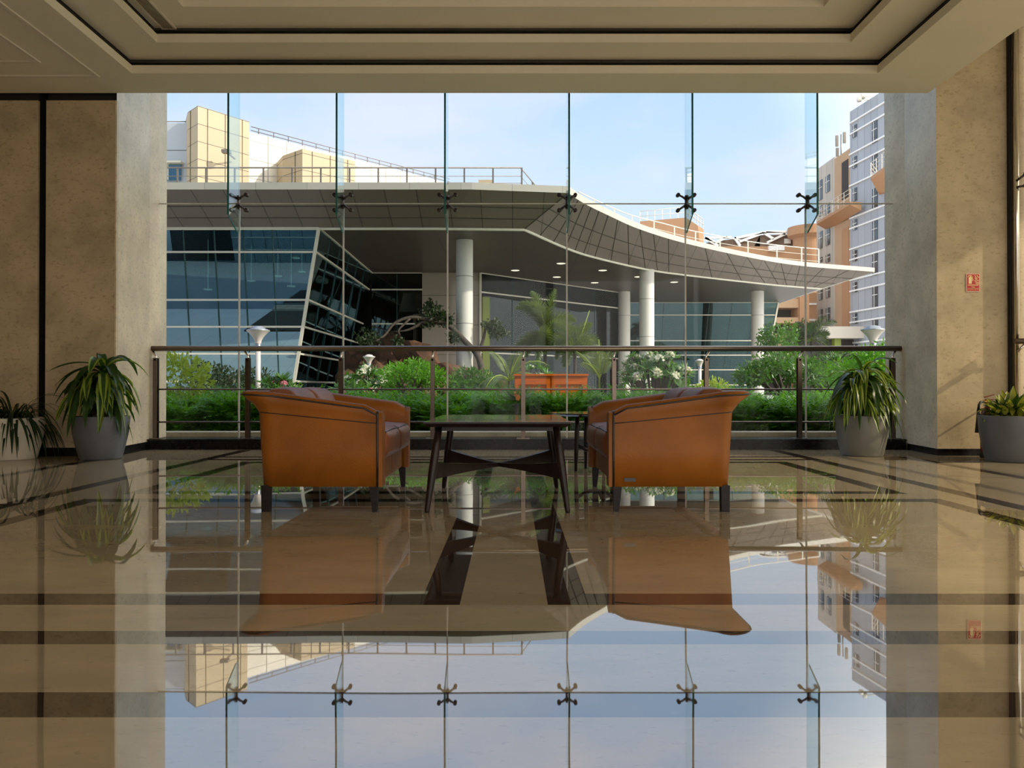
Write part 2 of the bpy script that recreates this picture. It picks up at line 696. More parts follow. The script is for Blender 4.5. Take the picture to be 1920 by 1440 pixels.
g = lambda py: PZ(960, py, 0).y
BW = 0.12
y_a0, y_a1 = g(1134), g(1113)
y_b0, y_b1 = g(1208), g(1183)
y_c0, y_c1 = g(1345), g(1298)
xl0, xl1 = -0.280, -0.158
xr0, xr1 = 0.108, 0.232
band(-6.9, xl1, y_a0, y_a1)
band(xr0, 4.9, y_a0, y_a1)
band(-6.9, 4.9, y_b0, y_b1)
band(-6.9, 4.9, y_c0, y_c1)
band(xl0, xl1, y_a0, 6.86)
band(xr0, xr1, y_a0, 6.86)
yf = g(941)
band(-2.42, 2.42 + BW, yf, yf + BW)
band(-2.54, -2.42, y_a1, yf + BW)
band(2.42, 2.54, y_a1, yf + BW)
yn = g(926)
band(-2.42, 2.42, yn, yn + BW)
band(-2.42, -2.30, yn, 6.86)
band(2.34, 2.46, yn, 6.86)
band(-2.42, 2.46, 6.78, 6.90)
band(-2.9, -2.78, y_a1, 8.2)
band(2.74, 2.86, y_a1, 8.2)
band(-2.9, 2.86, 7.04, 7.15)
band(-2.9, 2.86, 7.34, 7.43)
band(-3.9, -3.78, y_a1, 7.4)
band(3.70, 3.82, y_a1, 7.4)

xs = sorted(set([-7.0, 5.2] + [b[0] for b in bands] + [b[1] for b in bands]))
ys = sorted(set([-3.2, 9.0] + [b[2] for b in bands] + [b[3] for b in bands]))
mb = MB()
nx, ny = len(xs), len(ys)
vs = [(x, y, 0.0) for y in ys for x in xs]
mb.v = vs
for j in range(ny - 1):
    for i in range(nx - 1):
        cx, cyy = (xs[i] + xs[i + 1]) / 2, (ys[j] + ys[j + 1]) / 2
        d = any(b[0] < cx < b[1] and b[2] < cyy < b[3] for b in bands)
        mb.f.append((j * nx + i, j * nx + i + 1, (j + 1) * nx + i + 1, (j + 1) * nx + i))
        mb.m.append(1 if d else 0)
        mb.s.append(False)
fl = struct(mb.build('floor', [M['floor'], M['band']]))

# ceiling: soffit with a three-step coffer, lips that stand up in front of dark coves
mb = MB()
SX1, SY1 = 4.03, 7.42
YB = -2.6


def plate_hole(mb, outer, hole, z, t):
    x0, x1, y0, y1 = outer
    a0, a1, b0, b1 = hole
    mb.box((x0, y0, z), (a0, y1, z + t))
    mb.box((a1, y0, z), (x1, y1, z + t))
    mb.box((a0, b1, z), (a1, y1, z + t))
    mb.box((a0, y0, z), (a1, b0, z + t))


z2, z3, z4 = 3.66, 3.80, 3.94


def hole_at(pl, pr, z):
    a, b = PZ(*pl, z), PZ(*pr, z)
    return (a.x, b.x, (a.y + b.y) / 2)


h1 = hole_at((249, 139), (1647, 136), SOF)
h2 = hole_at((296.5, 82), (1597, 77), z2)
h3 = hole_at((345, 15), (1547, 10), z3)
H1 = (h1[0], h1[1], YB + 0.5, h1[2])
H2 = (h2[0], h2[1], YB + 0.9, h2[2])
H3 = (h3[0], h3[1], YB + 1.3, h3[2])
lipt = 0.035
lip_h = 0.075
up_outer = lambda H: (H[0] - lipt, H[1] + lipt, H[2] - lipt, H[3] + lipt)
for (outer, H, z, t) in (((-7.0, SX1, -3.2, SY1), H1, SOF, 0.02), (up_outer(H1), H2, z2, 0.02), (up_outer(H2), H3, z3, 0.02)):
    plate_hole(mb, outer, H, z, t)
    a0, a1, b0, b1 = H
    lp = lip_h
    mb.box((a0 - lipt, b0 - lipt, z + t), (a0, b1 + lipt, z + lp))
    mb.box((a1, b0 - lipt, z + t), (a1 + lipt, b1 + lipt, z + lp))
    mb.box((a0, b1, z + t), (a1, b1 + lipt, z + lp))
    mb.box((a0, b0 - lipt, z + t), (a1, b0, z + lp))
mb.box((H3[0] - lipt, H3[2] - lipt, z4), (H3[1] + lipt, H3[3] + lipt, z4 + .02))
# troughs behind the lips, made deep and coloured dark to hold the coves' shade
TW = .42


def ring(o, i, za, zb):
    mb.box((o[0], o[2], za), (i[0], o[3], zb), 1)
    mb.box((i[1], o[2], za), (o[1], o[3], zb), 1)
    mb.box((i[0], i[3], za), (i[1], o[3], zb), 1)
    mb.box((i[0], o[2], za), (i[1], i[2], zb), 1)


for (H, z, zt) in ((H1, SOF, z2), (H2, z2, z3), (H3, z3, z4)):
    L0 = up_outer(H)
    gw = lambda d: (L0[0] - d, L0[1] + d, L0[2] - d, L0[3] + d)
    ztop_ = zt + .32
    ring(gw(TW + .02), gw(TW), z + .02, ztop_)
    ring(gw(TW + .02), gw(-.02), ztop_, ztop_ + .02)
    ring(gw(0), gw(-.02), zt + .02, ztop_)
# edge fascias of the floating soffit and the structural slab above
mb.box((-7.0, SY1 - .02, SOF + .02), (SX1, SY1, SOF + .22))
mb.box((SX1 - .02, -3.2, SOF + .02), (SX1, SY1 - .02, SOF + .22))
mb.box((-7.2, -3.4, TOPZ), (9.2, 8.75, TOPZ + .35))  # runs out sideways as an unseen eave, added to cut the sun
M['slab'] = mat('dark cove lining', (0.20, 0.18, 0.155), .9, noise=3, amt=.15)  # cove lining only; shade of the recesses is put into this dark tone
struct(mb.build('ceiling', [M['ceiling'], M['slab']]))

# thin raised lines on the side soffit
a = PZ(187, 143, SOF)
b = PZ(77, 116, SOF)
for k, q in enumerate((a, b)):
    mb = MB()
    mb.box((q.x - .03, -2.8, SOF - .012), (q.x, q.y, SOF))
    mb.box((-6.9, q.y - .03, SOF - .012), (q.x - .03, q.y, SOF))
    struct(mb.build('trim_%d' % (k + 1), M['plaster_line']))

# walls
mb = MB()
xe = P(218, 500, WY).x
xg0, xg1 = P(85.5, 500, WY).x, P(70, 500, WY).x
ZB = 0.085
mb.box((xg0, WY, ZB), (xe - .0, WY + .03, SOF - .06), 0)
mb.box((-7.0, WY, ZB), (xg1, WY + .03, SOF - .06), 0)
mb.box((-7.0, WY + .03, 0), (xg1 - .004, WY + .2, TOPZ), 1)
mb.box((xg0 + .004, WY + .03, 0), (xe - .02, WY + .2, TOPZ), 1)
mb.box((xg1 - .004, WY + .16, 0), (xg0 + .004, WY + .2, TOPZ), 1)
struct(mb.build('wall_left_stone', [M['wall'], M['gap']]))
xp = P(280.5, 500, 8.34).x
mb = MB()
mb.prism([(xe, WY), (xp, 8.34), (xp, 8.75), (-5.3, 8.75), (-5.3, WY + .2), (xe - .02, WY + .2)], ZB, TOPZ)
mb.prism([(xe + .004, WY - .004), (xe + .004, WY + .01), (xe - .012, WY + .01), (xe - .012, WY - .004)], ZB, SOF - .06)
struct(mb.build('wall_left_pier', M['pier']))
mb = MB()
mb.box((-7.0, WY + .012, 0), (xe - .03, WY + .029, ZB))
mb.prism([(xe - .03, WY + .012), (xe - .004, WY + .012), (xp - .006, 8.34), (xp - .3, 8.34)], 0, ZB)
struct(mb.build('baseboard_left', M['black']))
mb = MB()
mb.box((-7.2, -3.4, 0), (-7.0, 8.75, TOPZ))
struct(mb.build('wall_left', M['wall']))

RX0, RX1 = P(1757, 700, 7.5).x, P(1889, 600, 7.5).x
rxg = P(1689, 700, 8.4).x
mb = MB()
mb.prism([(RX0, 7.5), (RX1, 7.5), (RX1, 8.75), (rxg, 8.75), (rxg, 8.3)], 0.07, TOPZ)
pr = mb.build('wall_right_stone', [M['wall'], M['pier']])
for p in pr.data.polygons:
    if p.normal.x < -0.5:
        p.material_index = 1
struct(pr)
mb = MB()
mb.prism([(RX0 + .02, 7.52), (RX1, 7.52), (RX1, 8.3), (rxg + .02, 8.3)], 0, 0.07)
struct(mb.build('baseboard_right', M['black']))
# the side of the room towards the sun: solid wall, then a glazed bay next to the stone wall
GX = 4.97
BAY0 = -3.2
mb = MB()
mb.box((GX, -3.4, 0), (GX + .25, BAY0, TOPZ))
mb.box((GX + .03, BAY0, 0), (GX + .2, 7.62, .06))
mb.box((RX1 + .0, 7.62, 0), (7.4, 8.75, TOPZ))
mb.box((RX1 + .10, 7.52, 0), (7.4, 7.62, TOPZ))  # strip added outside, standing in for the stone wall's reflection in the glass
struct(mb.build('wall_right', M['wall']))
# front header above the window line and back header of the open lobby
mb = MB()
mb.box((-5.3, GY + .02, TOPZ - .25), (RX1, 8.75, TOPZ))
struct(mb.build('trim_3', M['gap']))
mb = MB()
for xx in (-6.9, -3.0, 1.0, 4.7):
    mb.box((xx - .1, -3.35, 0), (xx + .1, -3.15, TOPZ))
mb.box((-7.0, -3.38, SOF + .1), (5.2, -3.2, TOPZ))
mb.box((-7.0, -3.38, 0), (-1.6, -3.2, SOF + .1))  # unseen solid stretch, added to keep light off the left stone wall
struct(mb.build('wall_back', M['wall']))

# plinth under the window
mb = MB()
mb.box((xp, 8.29, 0), (rxg, 8.75, 0.112))
mb.box((xp, 8.27, 0.098), (rxg, 8.30, 0.112))
struct(mb.build('trim_4', M['black']))

# the glass wall: seven bays, two rows, each pane its own window
seam_px = [448, 643.5, 839, 1063, 1285.5, 1511]
seams = [P(q, 600, GY).x for q in seam_px]
edges = [xp] + seams + [rxg]
ZJ = P(960, 381.5, GY).z
k = 0
for i in range(7):
    for (za, zb) in ((0.112, ZJ), (ZJ, TOPZ - .25)):
        k += 1
        mb = MB()
        x0, x1 = edges[i] + .004, edges[i + 1] - .004
        mb.box((x0, GY, za + .004), (x1, GY + .012, zb - .004))
        w = struct(mb.build('window_%d' % k, M['glass']))
        mb = MB()
        if za < 1:
            if i < 6:
                mb.box((x1 - .004, GY - .002, za), (x1 + .012, GY + .014, zb))
            mb.box((x0, GY - .002, zb - .008), (x1, GY + .014, zb + .004))
            mb.build('joint', M['joint'], w)

# glass fins that stiffen the wall, with the fittings that hold the four corners
for i, (q, inner) in enumerate(zip(seam_px, (428.5, 629.5, 833.5, 1067, 1298.5, 1531.5))):
    x = seams[i]
    zt = TOPZ - .25
    n_ = ('first', 'second', 'third', 'fourth', 'fifth', 'sixth')[i]
    f = thing('glass_fin', '%s glass fin hanging along the window, counted from the brown stone wall' % n_,
              'glass fin', (x, GY, 2.4), 'glass fins hanging along the window')
    d = 0.335
    zi, zp = P(960, 402, GY - d).z, P(960, 438, GY).z
    t = .009
    pts = [(GY - .004, zp), (GY - .004, zt), (GY - d, zt), (GY - d, zi), (GY - .06, zp)]
    mb = MB()
    mb.hexa([(x - t, y, z) for y, z in pts], [(x + t, y, z) for y, z in pts])
    body = mb.build('blade', M['fin'], f)
    mb = MB()
    mb.box((x - t - .001, GY - d - .004, zi), (x + t + .001, GY - d - .0005, zt))
    mb.bar((x, GY - d - .002, zi), (x, GY - .06, zp - .001), 2 * t, .006, up=Vector((1, 0, 0)))
    mb.build('polished_edge', M['fin_edge'], f)

    s = thing('spider_fitting', '%s dark spider bracket on the window, counted from the brown stone wall' % n_,
              'glass bracket', (x, GY - .05, ZJ), 'spider brackets along the window')
    mb = MB()
    mb.tube([(x, GY - .055, ZJ - .075), (x, GY - .055, ZJ + .075)], .021, 12)
    mb.tube([(x, GY - .055, ZJ - .06), (x, GY - .055, ZJ - .052)], .027, 12)
    mb.tube([(x, GY - .055, ZJ + .052), (x, GY - .055, ZJ + .06)], .027, 12)
    mb.build('hub', M['bronze'], s)
    for sx in (-1, 1):
        for sz in (-1, 1):
            mb = MB()
            p0 = Vector((x + sx * .012, GY - .06, ZJ + sz * .035))
            p1 = Vector((x + sx * .09, GY - .045, ZJ + sz * .085))
            mb.tube([p0, p0.lerp(p1, .5) + Vector((0, -.012, 0)), p1], .012, 8, radii=[.015, .012, .011])
            arm = mb.build('arm', M['bronze'], s)
            mb = MB()
            mb.tube([p1 + Vector((0, -.012, 0)), p1 + Vector((0, .042, 0))], .021, 14)
            mb.build('disc', M['bronze'], arm)

# stainless railing on the plinth
RY = 8.40
rail = thing('railing', 'brushed steel railing with round handrail and two thin bars along the window', 'railing', (0.1, RY, 0.112))
zr = P(960, 653.5, RY).z
mb = MB()
mb.tube([(xp - .0, RY, zr), (rxg, RY, zr)], .030, 16)
mb.build('handrail', M['steel'], rail)
for py in (730, 791.5):
    mb = MB()
    z = P(960, py, RY - .02).z
    mb.tube([(P(296, 700, RY).x, RY, z), (P(1672, 700, RY).x, RY, z)], .0095, 8)
    mb.build('bar', M['steel'], rail)
for px in (292.5, 465, 639.5, 811, 981, 1151, 1324, 1498.5, 1673):
    x = P(px, 700, RY).x
    mb = MB()
    mb.box((x - .022, RY - .03, .115), (x + .022, RY - .014, zr - .105))
    mb.box((x - .022, RY + .014, .115), (x + .022, RY + .03, zr - .105))
    mb.tube([(x, RY - .03, zr - .125), (x, RY + .03, zr - .125)], .012, 8)
    p = mb.build('post', M['post_steel'], rail)
    mb = MB()
    dx = -0.035 if px < 800 else (0.012 if px < 1200 else 0.035)
    if px in (639.5, 811, 981, 1151):
        dx = 0.004
    mb.tube([(x, RY, zr - .14), (x, RY, zr - .085), (x + dx, RY, zr - .03)], .012, 8)
    mb.build('saddle', M['chrome'], p)
    mb = MB()
    mb.box((x - .07, RY - .06, .1125), (x + .07, RY + .06, .119))
    mb.build('base_plate', M['steel'], p)

# glazed bay beside the stone wall on the sunny side
M['tint'] = glass_mat('tinted side glass', (0.84, 0.82, 0.74), 0.8, 0.05)
for k, (ya, yb) in enumerate(((BAY0, -.5), (-.5, 2.2), (2.2, 4.85), (4.85, 7.5))):
    mb = MB()
    mb.box((GX + .05, ya + .005, 0.06), (GX + .062, yb - .005, TOPZ))
    struct(mb.build('window_%d' % (15 + k), M['tint']))
mb = MB()
mb.box((RX1, 7.46, 0), (RX1 + .022, 7.62, TOPZ))
struct(mb.build('trim_5', M['gap']))
col = thing('steel_mullion', 'slim polished steel post with bronze spider arms in the glazed corner beside the stone wall', 'steel post', (RX1 + .075, 7.43, 0))
xc = RX1 + .046
mb = MB()
mb.tube([(xc, 7.43, 0), (xc, 7.43, TOPZ - .02)], .026, 16)
mb.build('shaft', M['chrome'], col)
zc = P(1905, 345, 7.4).z
for sz in (-1, 1):
    mb = MB()
    p0 = Vector((xc - .02, 7.40, zc + sz * .03))
    p1 = Vector((xc + .045, 7.36, zc + sz * .055 + .03))
    mb.tube([p0, p1], .011, 8)
    arm = mb.build('arm', M['bronze'], col)
    mb = MB()
    mb.tube([p1 - Vector((.012, 0, 0)), p1 + Vector((.03, 0, 0))], .022, 12)
    mb.build('disc', M['bronze'], arm)
srail = thing('side_railing', 'steel handrail and lower bar running off along the glazed bay beside the stone wall', 'railing', (xc + .05, 6.6, 0))
zs = P(1900, 640, 7.4).z
mb = MB()
mb.tube([(RX1 - .01, 7.37, zs), (xc + .045, 7.36, zs), (xc + .05, 1.0, zs)], .027, 12)
mb.build('handrail', M['steel'], srail)
mb = MB()
zs2 = P(1900, 727, 7.4).z
mb.tube([(xc + .03, 7.37, zs2), (xc + .05, 1.0, zs2)], .010, 8)
mb.build('bar', M['steel'], srail)
for yy in (6.6, 5.2, 3.8, 2.4, 1.1):
    mb = MB()
    mb.box((xc + .03, yy - .02, 0), (xc + .07, yy + .02, zs - .02))
    mb.build('post', M['steel'], srail)
mb = MB()
mb.tube([(xc - .012, 7.40, zs - .10), (xc + .03, 7.37, zs - .03)], .012, 8)
mb.build('saddle', M['chrome'], srail)

# air grille in the coffer
vt = thing('air_grille', 'long slotted air grille set in the stepped ceiling coffer', 'air vent', (0, 0, 0))
c0, c1 = PZ(287, 14, z3 - .01), PZ(331, 53, z3 - .01)
vx0 = PZ(304, 53, z3).x
vx1 = PZ(331, 53, z3).x
vy1 = PZ(331, 53, z3).y
vy0 = 3.4
vt.location = ((vx0 + vx1) / 2, (vy0 + vy1) / 2, z3 - .01)
ORG[vt.name] = Vector(vt.location)
mb = MB()
fw = .014
mb.box((vx0, vy0, z3 - .012), (vx0 + fw, vy1, z3 - .0005))
mb.box((vx1 - fw, vy0, z3 - .012), (vx1, vy1, z3 - .0005))
mb.box((vx0 + fw, vy1 - fw, z3 - .012), (vx1 - fw, vy1, z3 - .0005))
mb.box((vx0 + fw, vy0, z3 - .012), (vx1 - fw, vy0 + fw, z3 - .0005))
mb.build('frame', M['plaster_line'], vt)
mb = MB()
mb.box((vx0 + fw, vy0 + fw, z3 - .002), (vx1 - fw, vy1 - fw, z3 - .0008))
mb.build('backing', M['gap'], vt)
mb = MB()
nb = 7
for i in range(nb):
    xx = vx0 + fw + (vx1 - vx0 - 2 * fw) * (i + .5) / nb
    mb.box((xx - .004, vy0 + fw, z3 - .011), (xx + .004, vy1 - fw, z3 - .003))
mb.build('slats', M['vent'], vt)

# ------------------------------------------------------------------ loveseats
M['leather'] = mat('tan leather', (0.235, 0.073, 0.0055), 0.45, noise=3.2, amt=0.22, spec=0.28, bump=0.12, bscale=220)
M['cushion'] = mat('brown leather', (0.20, 0.068, 0.028), 0.42, noise=5, amt=0.25, spec=0.35, bump=0.15, bscale=160)
M['piping'] = mat('black piping', (0.015, 0.009, 0.007), 0.4)
M['ebony'] = mat('ebonised wood', (0.014, 0.009, 0.008), 0.45, noise=14, amt=0.4, stretch=(1, 1, 6), spec=0.2)


def make_loveseat(label, with_tag):
    t = thing('loveseat', label, 'loveseat', (0, 0, 0), local=True)
    xf, xb, hw, rc = 0.305, -0.315, 0.555, 0.07
    path = []
    for k in range(9):
        path.append((xf + (xb + rc - xf) * k / 8, hw, 0, 1))
    for k in range(1, 6):
        an = math.pi / 2 + math.pi / 2 * k / 6
        path.append((xb + rc + rc * math.cos(an), hw - rc + rc * math.sin(an), math.cos(an), math.sin(an)))
    for k in range(9):
        path.append((xb, (hw - rc) * (1 - 2 * k / 8), -1, 0))
    for k in range(1, 6):
        an = math.pi + math.pi / 2 * k / 6
        path.append((xb + rc + rc * math.cos(an), -hw + rc + rc * math.sin(an), math.cos(an), math.sin(an)))
    for k in range(9):
        path.append((xb + rc + (xf - xb - rc) * k / 8, -hw, 0, -1))
    prof = []
    ridge, flare = [], []
    cap_first = None
    for (x, y, nx_, ny_) in path:
        s = min(1.0, max(0.0, (xf - x) / (xf - xb)))         # 0 at the arm front, 1 at the back
        se = s ** 1.05
        zt = 0.552 + 0.083 * se - (0.028 * max(0, 1 - s / 0.07) ** 2)
        zf = 0.470 + 0.060 * se
        fo = 0.012 + 0.022 * s + (0.085 * max(0.0, -nx_))    # how far the rim flares out
        off = 0.004 + 0.020 * max(0.0, -nx_)
        th = 0.085

        def pt(o, z):
            return (x + nx_ * o, y + ny_ * o, z)
        sec = [pt(0, .135), pt(off * .5, .32), pt(off, zf), pt(off + (fo - off) * .38, zf + (zt - zf) * .45),
               pt(fo, zt - .012), pt(fo - .008, zt + .002), pt(fo - .03, zt + .010), pt(fo - .06 - .3 * (fo - .03), zt + .004),
               pt(-th + .3 * (fo - .03), zt - .02), pt(-th - .005, zt - .07), pt(-th - .012, .30), pt(-th - .012, .135)]
        prof.append(sec)
        ridge.append(pt(fo + .001, zt - .010))
        flare.append(pt(off + .002, zf))
    n = len(prof[0])
    vs = [p for sec in prof for p in sec]
    fs = []
    for i in range(len(prof) - 1):
        for k in range(n):
            l = (k + 1) % n
            fs.append((i * n + k, i * n + l, (i + 1) * n + l, (i + 1) * n + k))
    mb = MB()
    mb.add(vs, fs, 0, True)
    # arm fronts: flat facings a little proud of the arm
    for sec, sgn in ((prof[0], 1), (prof[-1], -1)):
        m_ = len(sec)
        ring1 = [(p[0] + .026, p[1], p[2]) for p in sec]
        mb.hexa(sec, ring1)
    shell = mb.build('shell', M['leather'], t)
    for sec, sgn in ((prof[0], 1), (prof[-1], -1)):
        mb = MB()
        mb.tube([(p[0] + .001, p[1] + sgn * .002, p[2]) for p in sec[:8]], .0058, 6)
        mb.build('piping', M['piping'], shell)
    mb = MB()
    mb.tube(ridge, .0050, 6)
    mb.build('piping', M['piping'], shell)
    mb = MB()
    mb.tube(flare, .0026, 6)
    mb.build('seam', M['piping'], shell)
    # front rail under the cushions
    for s in (-1, 1):
        mb = MB()
        mb.soft_box((xb + .08, 0 if s > 0 else -.465, .138), (xf - .012, .465 if s > 0 else 0, .272), .012, 3, (.004, 0, 0))
        mb.build('front_rail', M['leather'], t)
    for s in (-1, 1):
        mb = MB()
        mb.soft_box((xb + .10, .002 if s > 0 else -.460, .272), (xf + .040, .460 if s > 0 else -.002, .430), .045, 4, (.014, .0, .022))
        c = mb.build('seat_cushion', M['cushion'], t)
        mb = MB()
        y0, y1 = (.006, .456) if s > 0 else (-.456, -.006)
        mb.tube([(xb + .2, y0, .422), (xf + .004, y0, .424), (xf + .024, y0 + .016, .418), (xf + .032, (y0 + y1) / 2, .428), (xf + .024, y1 - .016, .418),
                 (xf + .004, y1, .424), (xb + .2, y1, .422)], .0035, 6)
        mb.build('piping', M['piping'], c)

        def lean(p):
            return (p[0] - (p[2] - .42) * .30, p[1], p[2])
        mb = MB()
        mb.soft_box((xb + .055, .002 if s > 0 else -.462, .40), (xb + .215, .462 if s > 0 else -.002, .652), .05, 4, (.02, 0, .012), warp=lean)
        mb.build('back_cushion', M['cushion'], t)
    for sx in (-1, 1):
        for sy in (-1, 1):
            mb = MB()
            if sx > 0:
                a_, b_ = (xf - .022, sy * (hw - .028), .14), (xf - .016, sy * (hw - .028), 0)
                mb.bar(a_, b_, .046, .046, w2=.027, h2=.027, up=Vector((0, 1, 0)))
            else:
                a_, b_ = (xb + .026, sy * (hw - .028), .14), (xb + .026, sy * (hw - .028), 0)
                mb.bar(a_, b_, .046, .046, w2=.042, h2=.042, up=Vector((0, 1, 0)))
            mb.build('leg', M['ebony'], t)
    if with_tag:
        mb = MB()
        mb.box((xf - .115, hw + .0045, .163), (xf - .055, hw + .0075, .182))
        lt = mb.build('maker_tag', M['piping'], t)
        tag(lt, 'small dark stitched tag')
    return t


CY = 4.62
ls1 = make_loveseat('tan leather two-seat tub sofa facing the coffee table, without a sewn tag on its side', False)
# faces +x ; its +y side is far, so mirror through rotation of the other one
ls1.location = ((P(487, 900, 4.06).x + .315), CY, 0)
ls2 = make_loveseat('tan leather two-seat tub sofa with a small dark tag low on its side', True)
ls2.location = ((P(1371, 900, 4.06).x - .315), CY, 0)
ls2.rotation_euler = (0, 0, math.pi)

# ------------------------------------------------------------------ tables
M['tabletop'] = mat('dark lacquered table top', (0.020, 0.013, 0.010), 0.10, noise=6, amt=0.3, spec=0.8, coat=0.4, stretch=(1, 8, 1))
M['walnut'] = mat('dark walnut', (0.016, 0.008, 0.006), 0.38, spec=0.25, noise=10, amt=0.4, stretch=(3, 3, 1))
ct = thing('coffee_table', 'dark wood rectangular coffee table with splayed legs and crossed stretchers between two tan sofas', 'coffee table', (-.08, 4.56, 0))
zt = P(930, 791, 4.0).z
tx0, tx1, ty0, ty1 = P(793, 791, 4.0).x, P(1071, 791, 4.0).x, 4.0, 5.12
mb = MB()
q = .022
mb.hexa([(tx0 + q, ty0 + q, zt - .028), (tx1 - q, ty0 + q, zt - .028), (tx1 - q, ty1 - q, zt - .028), (tx0 + q, ty1 - q, zt - .028)],
        [(tx0, ty0, zt - .010), (tx1, ty0, zt - .010), (tx1, ty1, zt - .010), (tx0, ty1, zt - .010)])
mb.box((tx0, ty0, zt - .010), (tx1, ty1, zt - .0015))
edge_ = mb.build('table_top', M['walnut'], ct)
mb = MB()
mb.box((tx0 + .004, ty0 + .004, zt - .0014), (tx1 - .004, ty1 - .004, zt))
mb.build('lacquered_surface', M['tabletop'], edge_)
mb = MB()
mb.box((tx0 + .09, ty0 + .09, zt - .052), (tx1 - .09, ty1 - .09, zt - .028))
mb.build('apron', M['walnut'], ct)
legs = {}
xcm, ycm = (tx0 + tx1) / 2, (ty0 + ty1) / 2
for sx in (-1, 1):
    for sy in (-1, 1):
        top = Vector((xcm + sx * .315, ycm + sy * .43, zt - .03))
        bot = Vector((xcm + sx * .372, ycm + sy * .505, 0))
        mb = MB()
        pts = [bot, bot.lerp(top, .02), bot.lerp(top, .45), bot.lerp(top, .75), top]
        mb.tube(pts, .02, 12, radii=[.012, .014, .0225, .022, .019])
        mb.build('leg', M['walnut'], ct)
        legs[(sx, sy)] = (bot, top)
for (A, B) in (((-1, -1), (1, 1)), ((1, -1), (-1, 1))):
    a_ = legs[A][0].lerp(legs[A][1], .50)
    b_ = legs[B][0].lerp(legs[B][1], .50)
    a_.z = b_.z = .212
    d = (b_ - a_).normalized()
    s = Vector((-d.y, d.x, 0))
    N = 16
    rt, rb = [], []
    vs, fs = [], []
    for i in range(N + 1):
        u = i / N
        c = a_.lerp(b_, u)
        w = abs(2 * u - 1)
        hh = .011 + .034 * w ** 1.6
        zc_ = c.z - .004 + .012 * (w - .3)
        for (so, zo) in ((.012, hh), (-.012, hh), (-.012, -hh), (.012, -hh)):
            vs.append((c.x + s.x * so, c.y + s.y * so, zc_ + zo))
    for i in range(N):
        for k in range(4):
            l = (k + 1) % 4
            fs.append((i * 4 + k, i * 4 + l, i * 4 + 4 + l, i * 4 + 4 + k))
    fs += [(0, 1, 2, 3), (N * 4 + 3, N * 4 + 2, N * 4 + 1, N * 4)]
    mb = MB()
    mb.add(vs, fs)
    mb.build('stretcher', M['walnut'], ct)

st = thing('side_table', 'small round dark wood side table behind the tagged tan sofa', 'side table', (.66, 6.15, 0))
zt2 = P(1060, 775.5, 5.9).z
cx_, cy_ = .66, 6.15
mb = MB()
mb.lathe([(0, zt2 - .022), (.33, zt2 - .022), (.362, zt2 - .008), (.365, zt2), (0, zt2)], (cx_, cy_, 0), 48, smooth=False)
mb.build('table_top', M['tabletop'], st)
for k in range(4):
    an = math.radians(200 + 90 * k)
    top = Vector((cx_ + .15 * math.cos(an), cy_ + .15 * math.sin(an), zt2 - .02))
    bot = Vector((cx_ + .165 * math.cos(an), cy_ + .165 * math.sin(an), 0))
    mb = MB()
    mb.tube([bot, bot.lerp(top, .4), bot.lerp(top, .7), top], .017, 10, radii=[.012, .018, .019, .016])
    mb.build('leg', M['walnut'], st)
mb = MB()
ring = []
for k in range(4):
    an = math.radians(200 + 90 * k)
    ring.append(Vector((cx_ + .158 * math.cos(an), cy_ + .158 * math.sin(an), .19)))
for (a_, b_) in ((ring[0], ring[2]), (ring[1], ring[3])):
    m_ = a_.lerp(b_, .5) + Vector((0, 0, -.03))
    mb.tube([a_ + Vector((0, 0, .02)), a_.lerp(m_, .5) + Vector((0, 0, -.006)), m_, b_.lerp(m_, .5) + Vector((0, 0, -.006)), b_ + Vector((0, 0, .02))], .014, 8)
mb.build('stretcher', M['walnut'], st)

# ------------------------------------------------------------------ potted plants
M['pot_grey'] = mat('grey fibre pot', (0.105, 0.108, 0.118), 0.48, noise=4, amt=0.06)
M['pot_stone'] = mat('warm grey fibre pot', (0.15, 0.145, 0.125), 0.45, noise=4, amt=0.06)
M['pot_white'] = mat('off white fibre pot', (0.62, 0.56, 0.46), 0.5, noise=4, amt=0.05)
M['soil'] = mat('potting soil', (0.03, 0.02, 0.013), 0.95, noise=60, amt=0.5, bump=0.6, bscale=80)
M['leaf_dark'] = mat('dark green leaf', (0.030, 0.070, 0.014), 0.35, noise=9, amt=0.35, transl=(0.05, 0.12, 0.01))
M['leaf_lime'] = mat('lime leaf stripe', (0.24, 0.31, 0.035), 0.35, noise=9, amt=0.3, transl=(0.30, 0.40, 0.03))
M['leaf_deep'] = mat('deep green strap leaf', (0.016, 0.034, 0.012), 0.35, noise=9, amt=0.35, transl=(0.03, 0.06, 0.01))
M['leaf_yellow'] = mat('yellow green leaf', (0.42, 0.44, 0.055), 0.4, noise=9, amt=0.3, transl=(0.45, 0.45, 0.04))
M['cane'] = mat('plant cane', (0.10, 0.075, 0.045), 0.8, noise=30, amt=0.3)


